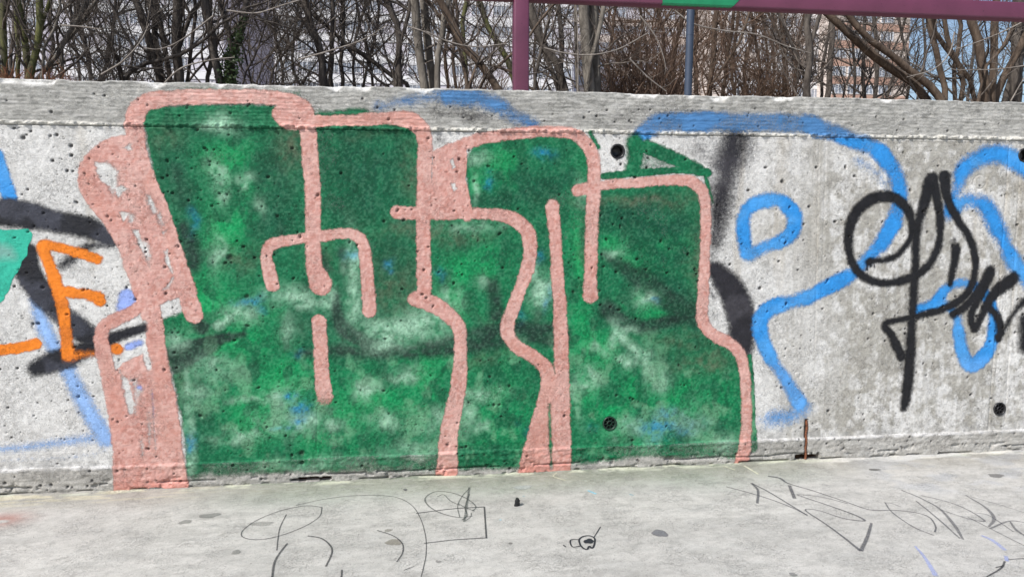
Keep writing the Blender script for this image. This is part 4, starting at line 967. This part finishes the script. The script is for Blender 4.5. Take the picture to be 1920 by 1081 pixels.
def tree(stems, Y, label, trunk_mat, twig_mat, seed, dens=1.0, group='bare trees behind the wall', cat='tree', name='bare_tree', name_b='crown', len1=(.5, 1.5), k0=9, thin=1.0, l3=6, spread=1.0):
    rg = np.random.default_rng(seed)
    T = [stem(s[0], Y + s[2], s[1], rg=rg) for s in stems]
    P = np.stack([q[0] for q in T]); R = np.stack([q[1] for q in T])
    dist = Y - CAM.y; z0 = CAM.z + dist * .165; z1 = CAM.z + dist * .33
    n1 = max(4, int(7 * dens)); px_ = dist / F_PX
    s_ = dist / 10.0
    P1, R1 = children(P, R, n1, (len1[0] * s_, len1[1] * s_), (28, 75), 9, (1.1 * px_ * thin, 2.6 * px_ * thin), rg, .10, .5, zband=(z0, z1))
    P2, R2 = children(P1, R1, 6, (.3 * s_, .85 * s_), (25, 70), 6, (.5 * px_ * thin, 1.0 * px_ * thin), rg, .05, .55)
    P3, R3 = children(P2, R2, l3, (.12 * s_, .45 * s_), (25, 75), 4, (.24 * px_, .42 * px_), rg, .04, .5)
    base_ = P[:, 0].mean(0)
    root = empty(name, Vector(base_), label, cat, group)
    for i_ in range(len(P)):
        V, Fq = tubes(P[i_:i_ + 1], R[i_:i_ + 1], k0); link('trunk', mesh_np('trunk', V, Fq), root, trunk_mat)
    V, Fq = merge([tubes(P1, R1, 5), tubes(P2, R2, 3), tubes(P3, R3, 3)])
    o = link(name_b, mesh_np(name_b, V, Fq), root, twig_mat); o['kind'] = 'stuff'
    return root
def S_(pts, w_, dy=0): return (pts, w_, dy)

tree([S_([(8,152),(10,90),(12,0)], 10), S_([(52,150),(48,95),(42,50),(30,-5)], 11, .1), S_([(52,150),(66,100),(73,45),(76,-10)], 11), S_([(36,150),(33,80),(34,0)], 7, .3), S_([(60,118),(76,60),(84,10),(96,-10)], 6, .2)],
     6.5, 'mossy green multi stem tree at the left edge behind the wall', B_moss, B_twig, 11, .8)
tree([S_([(52,160),(88,130),(105,110),(118,85),(135,55),(160,10),(168,-5)], 7), S_([(118,88),(124,75),(148,50),(178,5)], 6, .1), S_([(80,100),(95,70),(112,30),(114,-5)], 4.5, -.4)], 6.9, 'slender grey tree leaning right, just right of the mossy stems', B_grey, B_twig, 12, 1.0)
tree([S_([(300,156),(285,110),(272,50),(250,-5)], 12), S_([(303,156),(296,90),(290,30),(278,-5)], 10, .3), S_([(336,158),(331,90),(330,0)], 16, -.2), S_([(318,158),(312,100),(305,50),(290,0)], 9, .5), S_([(336,80),(350,50),(372,10),(385,-5)], 7), S_([(348,156),(356,120),(362,60),(368,0)], 6, .6)],
     8.0, 'dark tree clump with one thick upright trunk left of the ivy covered stem', B_dark, B_dark, 13, 1.1)
tree([S_([(232,158),(246,134),(262,122),(285,118)], 7), S_([(236,150),(246,120),(250,95),(240,70)], 5, .2), S_([(190,140),(225,120),(262,80),(275,50),(280,35)], 3.2, -.6)], 7.4, 'low dark broken shrub stems between two tree clumps at the left', B_dark, B_dark, 14, 1.5, cat='shrub', name='bare_shrub', name_b='branches', group='bare shrubs behind the wall')
ivy = tree([S_([(412,160),(405,110),(392,50),(384,-5)], 14), S_([(425,160),(432,120),(443,80),(458,30)], 12), S_([(436,160),(436,110),(428,60),(412,0)], 9, .3), S_([(388,160),(398,120),(392,80),(396,0)], 7, .5)],
     7.6, 'dark tree with green ivy climbing its slanting stem', B_dark, B_twig, 15, .8)
tree([S_([(607,160),(602,100),(588,60),(570,0)], 13), S_([(622,160),(622,90),(622,0)], 8, .4), S_([(640,160),(641,110),(645,40),(642,0)], 7, 1.), S_([(600,80),(582,45),(566,0)], 7, .2)], 9.0, 'dark tree with three upright stems behind the wall, left of the pale twin trunks', B_dark, B_twig, 16, 1.2)
tree([S_([(750,160),(745,120),(748,75),(738,30),(720,-5)], 11), S_([(748,85),(755,65),(768,20)], 7), S_([(768,162),(720,130),(690,112),(660,95)], 8, .4), S_([(730,162),(700,140),(675,118)], 5, .2)], 9.4, 'dark crooked tree with a low sprawling limb beside the pale twin trunks', B_dark, B_dark, 17, 1.0)
tree([S_([(797,164),(788,110),(782,60),(776,-5)], 16), S_([(812,164),(806,110),(800,50),(797,-5)], 15, .2), S_([(818,164),(822,100),(828,60),(840,0)], 11, -.2)], 7.0, 'pale grey twin trunk tree left of the plum post', B_grey, B_twig, 18, .75)
tree([S_([(940,172),(905,125),(870,85),(850,45),(822,0)], 14), S_([(855,60),(820,20),(790,-5)], 7, .3), S_([(895,115),(925,125),(950,127),(962,140)], 5, -.1), S_([(895,170),(908,145),(918,138)], 6, .1)], 6.6, 'dark trunk leaning up to the left just left of the plum post', B_brown, B_twig, 19, .9)
tree([S_([(975,175),(952,118),(925,70),(905,20),(898,-5)], 11), S_([(880,168),(872,110),(868,60),(875,0)], 8, .8)], 7.8, 'slim olive barked tree leaning left behind the plum post', B_moss, B_twig, 20, 1.1)
tree([S_([(1062,172),(1045,120),(1022,90),(1003,50),(990,0)], 15), S_([(1048,172),(1035,130),(1020,100)], 9, .3), S_([(1052,140),(1052,80),(1047,10)], 9, .8), S_([(1010,100),(1030,40),(1035,0)], 6)], 7.6, 'dark forked tree right of the plum post', B_dark, B_twig, 21, 1.0)
tree([S_([(1108,175),(1104,120),(1098,60),(1090,-5)], 20), S_([(1118,175),(1118,110),(1112,60),(1112,0)], 18, .1), S_([(1108,105),(1120,70),(1130,30),(1135,0)], 9, -.1), S_([(1085,172),(1080,110),(1078,20)], 6, .8)], 6.8, 'thick smooth grey trunk with a second stem, between the post and the blue pole', B_grey, B_twig, 22, .75)
tree([S_([(1180,175),(1190,140),(1195,110)], 6), S_([(1168,175),(1180,120),(1215,80)], 5, .4), S_([(1240,176),(1248,120),(1240,60)], 6, .5), S_([(1215,176),(1212,140),(1170,100)], 5, -.3), S_([(1262,178),(1258,120),(1270,60)], 5, .9)], 9.5, 'dense brown thicket of twigs left of the blue pole', B_brown, B_tan, 23, 2.1, cat='shrub', name='bare_shrub', name_b='branches', group='bare shrubs behind the wall', thin=.8)
tree([S_([(1330,178),(1334,130),(1340,80),(1342,0)], 10), S_([(1308,178),(1304,120),(1306,30)], 8, .8), S_([(1322,178),(1340,150),(1365,115),(1385,80),(1400,40)], 5, -.2), S_([(1355,178),(1362,120),(1372,60)], 7, 1.2)], 9.2, 'brown upright tree just right of the blue pole', B_brown, B_tan, 24, 1.3, thin=.85)
tree([S_([(1470,182),(1472,130),(1468,60),(1470,0)], 10), S_([(1482,182),(1500,130),(1480,90),(1460,60)], 5, -.3), S_([(1420,180),(1425,120),(1415,60)], 6, .9), S_([(1447,180),(1452,130),(1448,60)], 5, 1.)], 10.0, 'light brown tree in the middle of the right hand thicket', B_brown, B_tan, 25, 1.5, thin=.8)
tree([S_([(1515,184),(1516,120),(1517,60),(1516,0)], 13), S_([(1519,90),(1528,60),(1545,0)], 8), S_([(1510,150),(1500,115),(1482,80)], 5, .1)], 8.0, 'dark upright trunk with a right fork, left of the two slanting logs', B_dark, B_twig, 26, 1.0)
tree([S_([(1552,184),(1556,130),(1560,60),(1562,0)], 11), S_([(1538,184),(1545,120),(1552,60)], 6, .6), S_([(1580,184),(1590,150),(1612,110)], 4, .9)], 9.6, 'second dark upright trunk close to the slanting logs', B_dark, B_twig, 27, 1.2)
tree([S_([(1740,192,17),(1722,168,17),(1690,140,16),(1650,108,17),(1612,82,15),(1580,52,14),(1545,22,14)], 16), S_([(1768,192,16),(1745,165,15),(1710,135,14),(1672,105,13),(1640,80,12),(1610,52,12),(1585,20,11)], 13, -.15)],
     5.6, 'two thick brown limbs slanting up to the left over the wall', B_brown, B_twig, 28, .55, len1=(.4, 1.0))
tree([S_([(1772,192),(1770,150),(1752,90),(1742,40),(1738,-5)], 11), S_([(1800,192),(1802,140),(1775,95),(1755,55),(1748,0)], 9, .3), S_([(1830,192),(1812,140),(1790,110),(1772,50)], 9, .6), S_([(1790,192),(1792,120),(1800,60),(1790,0)], 8, .9)], 7.0, 'cluster of crossing stems right of the slanting limbs', B_brown, B_twig, 29, .8)
tree([S_([(1848,193,17),(1846,140,17),(1838,90,17),(1820,40,16),(1816,-5,15)], 17), S_([(1858,193),(1860,120),(1862,70),(1868,0)], 14, .15), S_([(1862,193),(1880,150),(1900,110),(1925,60)], 14, .3), S_([(1852,120),(1880,90),(1900,60),(1912,30)], 6, -.1)], 6.4, 'ringed brown multi stem tree near the right edge', B_brown, B_twig, 30, .7)
tree([S_([(1905,195),(1906,120),(1910,40)], 22), S_([(1880,195),(1895,150),(1912,60)], 12, .4), S_([(1935,195),(1930,100),(1925,0)], 20, .6)], 7.4, 'dark thick trunk at the right edge behind the wall', B_dark, B_dark, 31, 1.1)
tree([S_([(1640,188),(1645,130),(1640,60)], 8), S_([(1622,188),(1618,130),(1622,50)], 7, .6), S_([(1660,188),(1672,150),(1690,110)], 5, .3), S_([(1600,186),(1604,140),(1598,90)], 5, .9)], 10.5, 'dark thin stemmed tree behind the slanting limbs', B_dark, B_twig, 32, 1.3)
tree([S_([(505,160),(515,120),(540,90)], 4), S_([(530,160),(528,120),(515,60)], 5, .5), S_([(560,160),(548,120),(552,70)], 5, .9), S_([(480,160),(500,110),(530,70)], 3.5, .2)], 10.5, 'wide low shrub of fine dark twigs in front of the pale building', B_dark, B_twig, 33, 2.0, cat='shrub', name='bare_shrub', name_b='branches', group='bare shrubs behind the wall', thin=.8)
tree([S_([(680,162),(690,120),(705,60)], 5), S_([(700,162),(690,100),(672,40)], 5, .5), S_([(665,162),(662,110),(672,50)], 5, .9)], 11.0, 'thin dark tree far behind the wall between upright stems and crooked tree', B_dark, B_twig, 34, 1.3)
tree([S_([(170,150),(165,100),(150,40),(146,0)], 7), S_([(190,150),(205,100),(215,30)], 6, .4), S_([(150,150),(140,80),(128,0)], 5, .8), S_([(215,154),(190,100),(170,60)], 4, .2)], 10.0, 'dark thin stemmed tree between the leaning grey tree and the dark clump', B_dark, B_dark, 35, 1.7)
tree([S_([(855,166),(850,110),(856,50)], 6), S_([(840,166),(835,100),(850,30)], 6, .7), S_([(1010,172),(1000,120),(1005,60)], 5, 1.), S_([(985,172),(975,120),(985,70)], 5, .7)], 11.5, 'thin far trees either side of the plum post', B_brown, B_tan, 36, 1.4)
tree([S_([(1400,180),(1395,130),(1410,70)], 6), S_([(1380,180),(1372,130),(1380,60)], 6, .6), S_([(1430,180),(1440,130),(1435,60)], 5, 1.), S_([(1490,180),(1492,130),(1500,60)], 5, 1.)], 12.0, 'pale brown far thicket in the middle right', B_brown, B_tan, 37, 2.0, thin=.75)
tree([S_([(20,150),(22,80),(30,0)], 6), S_([(90,150),(98,80),(92,0)], 6, .6), S_([(0,150),(-4,80),(0,0)], 6, 1.)], 11.0, 'thin dark far tree behind the mossy stems', B_dark, B_twig, 38, 1.7)
tree([S_([(1150,176),(1140,120),(1150,50)], 6), S_([(1200,176),(1215,120),(1205,50)], 6, .6), S_([(1270,176),(1262,130),(1275,60)], 6, 1.)], 12.5, 'far brown tree behind the thicket', B_brown, B_tan, 39, 2.0, thin=.8)
tree([S_([(1700,190),(1705,140),(1695,80)], 5), S_([(1720,190),(1728,140),(1735,80)], 5, .6), S_([(1815,190),(1822,130),(1830,60)], 6, 1.)], 11.0, 'thin far tree against the sky at the right', B_dark, B_twig, 40, 1.2)
tree([S_([(455,160),(462,130),(480,100)], 3.5), S_([(470,160),(468,130),(455,90)], 3.5, .5), S_([(350,156),(372,130),(400,100)], 4, .2)], 9.0, 'fine twiggy shrub at the foot of the ivy covered tree', B_dark, B_twig, 41, 1.5, cat='shrub', name='bare_shrub', name_b='branches', group='bare shrubs behind the wall', thin=.8)
# red brown shoots low at the left, pale shoots at the wall
def shoots(name, spots_, Y, label, mat, hh, seed, n=40, cat='shrub'):
    rg = np.random.default_rng(seed); Ps = []; Rs = []
    for _ in range(n):
        px = rg.uniform(*spots_); p_ = at(px, 190, Y + rg.uniform(-.4, .6)); d = np.array([rg.normal() * .45, rg.normal() * .2, 1.]); c_ = [p_]
        L = rg.uniform(*hh)
        for s in range(5): d = d + rg.normal(size=3) * .22; d /= np.linalg.norm(d); p_ = p_ + d * L / 5; c_.append(p_)
        Ps.append(np.array(c_)); Rs.append(np.linspace(.006, .002, 6) * rg.uniform(.7, 1.3))
    P = np.array(Ps); R = np.array(Rs)
    P2, R2 = children(P, R, 4, (.06, .28), (25, 70), 4, (.0018, .003), rg)
    root = empty(name, Vector(P[:, 0].mean(0)), label, cat, 'bare shrubs behind the wall')
    V, Fq = tubes(P, R, 4); link('stems', mesh_np('stems', V, Fq), root, mat)['kind'] = 'stuff'
    V, Fq = tubes(P2, R2, 3); link('twigs', mesh_np('twigs', V, Fq), root, mat)['kind'] = 'stuff'
shoots('bare_shrub', (-10, 30), 4.2, 'red brown dry shoots low at the left edge of the wall top', B_red, (.12, .34), 51, 34)
shoots('bare_shrub', (80, 135), 4.4, 'orange brown dry twigs below the leaning grey tree', B_red, (.12, .30), 52, 40)
shoots('bare_shrub', (1130, 1285), 7.5, 'brown undergrowth at the foot of the thicket left of the blue pole', B_tan, (.6, 1.7), 53, 330)
shoots('bare_shrub', (1380, 1500), 9.5, 'brown undergrowth in the middle of the right hand thicket', B_tan, (.6, 1.9), 54, 260)
shoots('bare_shrub', (140, 300), 8.5, 'dark undergrowth between the leaning tree and the dark clump', B_dark, (.5, 1.4), 55, 120)
shoots('bare_shrub', (480, 580), 9.5, 'grey undergrowth in front of the pale building', B_twig, (.4, 1.2), 56, 90)
shoots('bare_shrub', (840, 940), 10.5, 'brown undergrowth behind the leaning trunk left of the post', B_tan, (.4, 1.3), 57, 90)
# long single arching twigs in front
def twigs(name, lines_, Y, label, mat):
    rg = np.random.default_rng(5); root = None
    Ps = [np.array([at(p[0], p[1], Y) for p in spline([(a_, b_, 1.0) for a_, b_ in l], 6)]) for l in lines_]
    Q = []
    for P in Ps:
        cum = np.concatenate([[0], np.cumsum(np.linalg.norm(np.diff(P, axis=0), axis=1))]); t = np.linspace(0, cum[-1], 24); Q.append(np.stack([np.interp(t, cum, P[:, i]) for i in range(3)], 1))
    Q = np.array(Q); R = np.tile(np.linspace(.0085, .0045, 24), (len(Q), 1)) * (Y / 4.5)
    root = empty(name, Vector(Q[0, 0]), label, cat='shrub', group='long bare shoots behind the wall')
    P2, R2 = children(Q, R, 7, (.08, .32), (25, 65), 5, (.002, .0035), rg)
    for i_ in range(len(Q)):
        V, Fq = tubes(Q[i_:i_ + 1], R[i_:i_ + 1], 5); link('stem', mesh_np('stem', V, Fq), root, mat)
    V, Fq = tubes(P2, R2, 3); link('twigs', mesh_np('twigs', V, Fq), root, mat)['kind'] = 'stuff'
twigs('long_shoots', [[(1083,185),(1084,130),(1083,60),(1080,10)]], 3.0, 'straight pale reddish shoot rising from the wall top before the thick grey trunk', B_pale)
twigs('long_shoots', [[(800,60),(840,78),(890,88),(950,82)], [(1020,90),(1060,100),(1110,103),(1160,92),(1215,62)], [(765,50),(800,62),(830,85)]], 4.5, 'pale arching twigs crossing behind the plum post', B_pale)
twigs('long_shoots', [[(1265,20),(1300,45),(1360,58),(1420,65),(1470,85),(1520,100)], [(1200,30),(1230,70),(1245,110),(1248,130)], [(1180,110),(1215,145),(1250,172)]], 4.8, 'pale twigs arching past the blue pole', B_pale)
twigs('long_shoots', [[(1930,35),(1880,60),(1830,80),(1792,92)], [(1930,122),(1870,130),(1800,131)], [(1790,60),(1780,100),(1750,130),(1700,145)], [(1895,190),(1915,155),(1930,130)]], 4.2, 'pale twigs and limb reaching in from the right edge', B_pale)
twigs('long_shoots', [[(115,48),(150,50),(190,55)], [(400,30),(340,75),(300,92),(270,90)], [(300,165),(340,128),(400,112),(440,108)], [(190,140),(230,115),(262,80),(280,45)], [(425,20),(480,25),(530,10),(580,-5)], [(560,112),(620,95),(680,75),(725,48)]], 5.0, 'long pale arching twigs in front of the left hand trees', B_pale)
# ivy on the slanting stem
rg = np.random.default_rng(3); V = []; Fq = []
P = spline([(425,158,24),(432,120,22),(443,80,17),(458,30,8)], 40)
for i in range(1500):
    p = P[int(rg.random() ** 1.1 * (len(P) - 1))]; c_ = at(p[0] + rg.normal() * p[2] * .42, p[1] + rg.normal() * 5, 7.6 + rg.normal() * .09)
    n_ = rg.normal(size=3); n_ /= np.linalg.norm(n_); u_ = np.cross(n_, rg.normal(size=3)); u_ /= np.linalg.norm(u_); w_ = np.cross(n_, u_); s_ = rg.uniform(.014, .032); b_ = len(V)
    V += [c_ + u_ * s_, c_ + w_ * s_ * .7, c_ - u_ * s_ * .7, c_ - w_ * s_ * .7]; Fq.append((b_, b_ + 1, b_ + 2, b_ + 3))
o = link('ivy_leaves', mesh_np('ivy_leaves', np.array(V), np.array(Fq), smooth=False), ivy, simple_mat('ivy', (0.045, 0.075, 0.025), .5, .5, 14)); o['kind'] = 'stuff'

# ---- slate blue pole
M_pole = simple_mat('slate_paint', (0.050, 0.068, 0.105), .45, .1, 12, .2, metal=.1)
YP = 3.6
def tube_pts(name, pts, rad, k, mat, parent=None):
    P = np.array(pts)[None]; R = np.full((1, len(pts)), rad) if np.isscalar(rad) else np.array(rad)[None]
    V, Fq = tubes(P, R, k); return link(name, mesh_np(name, V, Fq), parent, mat)
b0_, b1_ = at(1289.5, 190, YP), at(1295, 20, YP)
rpole = 7.2 * (YP - CAM.y) / F_PX
pl = empty('metal_pole', Vector((b0_[0], YP, 1.6)), 'slate blue round metal pole standing behind the wall', 'pole')
dxy = (b1_ - b0_) / (b1_[2] - b0_[2])
zs_ = [1.5, 1.9, b1_[2] - .35, b1_[2] - .12, b1_[2] + 1.8]
tube_pts('shaft', [b0_ + dxy * (z - b0_[2]) for z in zs_], rpole, 24, M_pole, pl)
zc_ = at(1293, 66, YP)[2]; tube_pts('band', [b0_ + dxy * (z - b0_[2]) for z in (zc_ - .004, zc_ - .002, zc_ + .012, zc_ + .014)], rpole * 1.05, 24, M_pole, pl)

# ---- apartment blocks
M_bw = simple_mat('lilac_render', (0.62, 0.60, 0.66), .9, .06, 1.2)
M_bwhite = simple_mat('white_render', (0.80, 0.80, 0.82), .9, .05, 1.5)
M_bcream = simple_mat('cream_render', (0.66, 0.58, 0.53), .9, .08, 1.2)
M_bterr = simple_mat('terracotta_render', (0.50, 0.32, 0.25), .9, .08, 1.2)
M_frame = simple_mat('window_frame_white', (0.75, 0.76, 0.78), .6, .05, 4)
M_glass = simple_mat('window_glass', (0.31, 0.34, 0.40), .3, .35, .8, spec=.5)
def block(px0, px1, Y, storeys, cols, label, mwall, mband, skip=(), dep=12, z0=4.0, pitch=2.8):
    x0 = at(px0, 80, Y)[0]; x1 = at(px1, 80, Y)[0]
    root = empty('apartment_block', (float(x0 + x1) / 2, Y, z0), label, 'building', 'apartment blocks far behind the trees')
    b = MB(); H_ = storeys * pitch; b.box(x0, x1, Y, Y + dep, z0 - 3, z0 + H_); b.build('wall', mwall, root)
    b = MB(); b.box(x0 - .3, x1 + .3, Y - .3, Y + dep + .3, z0 + H_ + .002, z0 + H_ + .5); b.build('roof', mband, root)
    cw = (x1 - x0) / cols
    for s in range(storeys):
        z = z0 + s * pitch
        if s >= 4:
            b = MB(); b.box(x0 + .2, x1 - .2, Y - .12, Y - .002, z - .35, z + .75); b.build('balcony_band', mband, root)
    wm = MB(); w0, h0 = cw * .84, 1.45
    for (a0, a1, c0, c1) in ((-w0/2, w0/2, 0, .1), (-w0/2, w0/2, h0-.1, h0), (-w0/2, -w0/2+.1, .1, h0-.1), (w0/2-.1, w0/2, .1, h0-.1), (-.05, .05, .1, h0-.1), (-w0*.27, -w0*.27+.07, .1, h0-.1), (w0*.25, w0*.25+.07, .1, h0-.1)): wm.box(a0, a1, -.12, -.003, c0, c1)
    me = bpy.data.meshes.new('window_frame'); me.from_pydata(wm.v, [], wm.f); me.materials.append(M_frame)
    gm = MB(); gm.box(-w0/2 + .02, w0/2 - .02, -.06, -.004, .02, h0 - .02); mg = bpy.data.meshes.new('pane'); mg.from_pydata(gm.v, [], gm.f); mg.materials.append(M_glass)
    for s in range(4, storeys):
        for c_ in range(cols):
            if c_ in skip or (s * 7 + c_ * 5) % 11 in (0, 4): continue
            wloc = Vector((float(x0 + cw * (c_ + .5)), Y, z0 + s * pitch + .95))
            o = bpy.data.objects.new('window', me); COL.objects.link(o); o.parent = root; o.location = wloc - root.location
            g_ = bpy.data.objects.new('pane', mg); COL.objects.link(g_); g_.parent = o
block(-260, 90, 104, 13, 7, 'tall lilac grey apartment block seen through trees at the left edge', M_bw, M_bw)
block(96, 420, 100, 13, 9, 'tall white apartment block with wide windows behind the dark tree clump', M_bw, M_bwhite, skip=(0, 8))
block(424, 508, 112, 13, 4, 'plain pale lilac gable end between two blocks', M_bw, M_bw, skip=(0, 1, 2, 3))
block(512, 1076, 100, 13, 14, 'tall white apartment block with banded windows, left of the plum post', M_bw, M_bwhite, skip=(5,))
block(1080, 1300, 118, 12, 7, 'cream apartment block behind the brown thicket', M_bw, M_bcream, skip=())
block(1330, 1545, 110, 12, 7, 'white and terracotta apartment block in the middle right', M_bcream, M_bwhite, skip=(0,))
block(1560, 1705, 106, 13, 5, 'cream apartment block with terracotta bands beside the open sky', M_bcream, M_bterr, skip=(4,))
print('TRIS', sum(sum(len(p.vertices) - 2 for p in o.data.polygons) if len(o.data.polygons) < 5000 else len(o.data.polygons) * 2 for o in S.objects if o.type == 'MESH'))
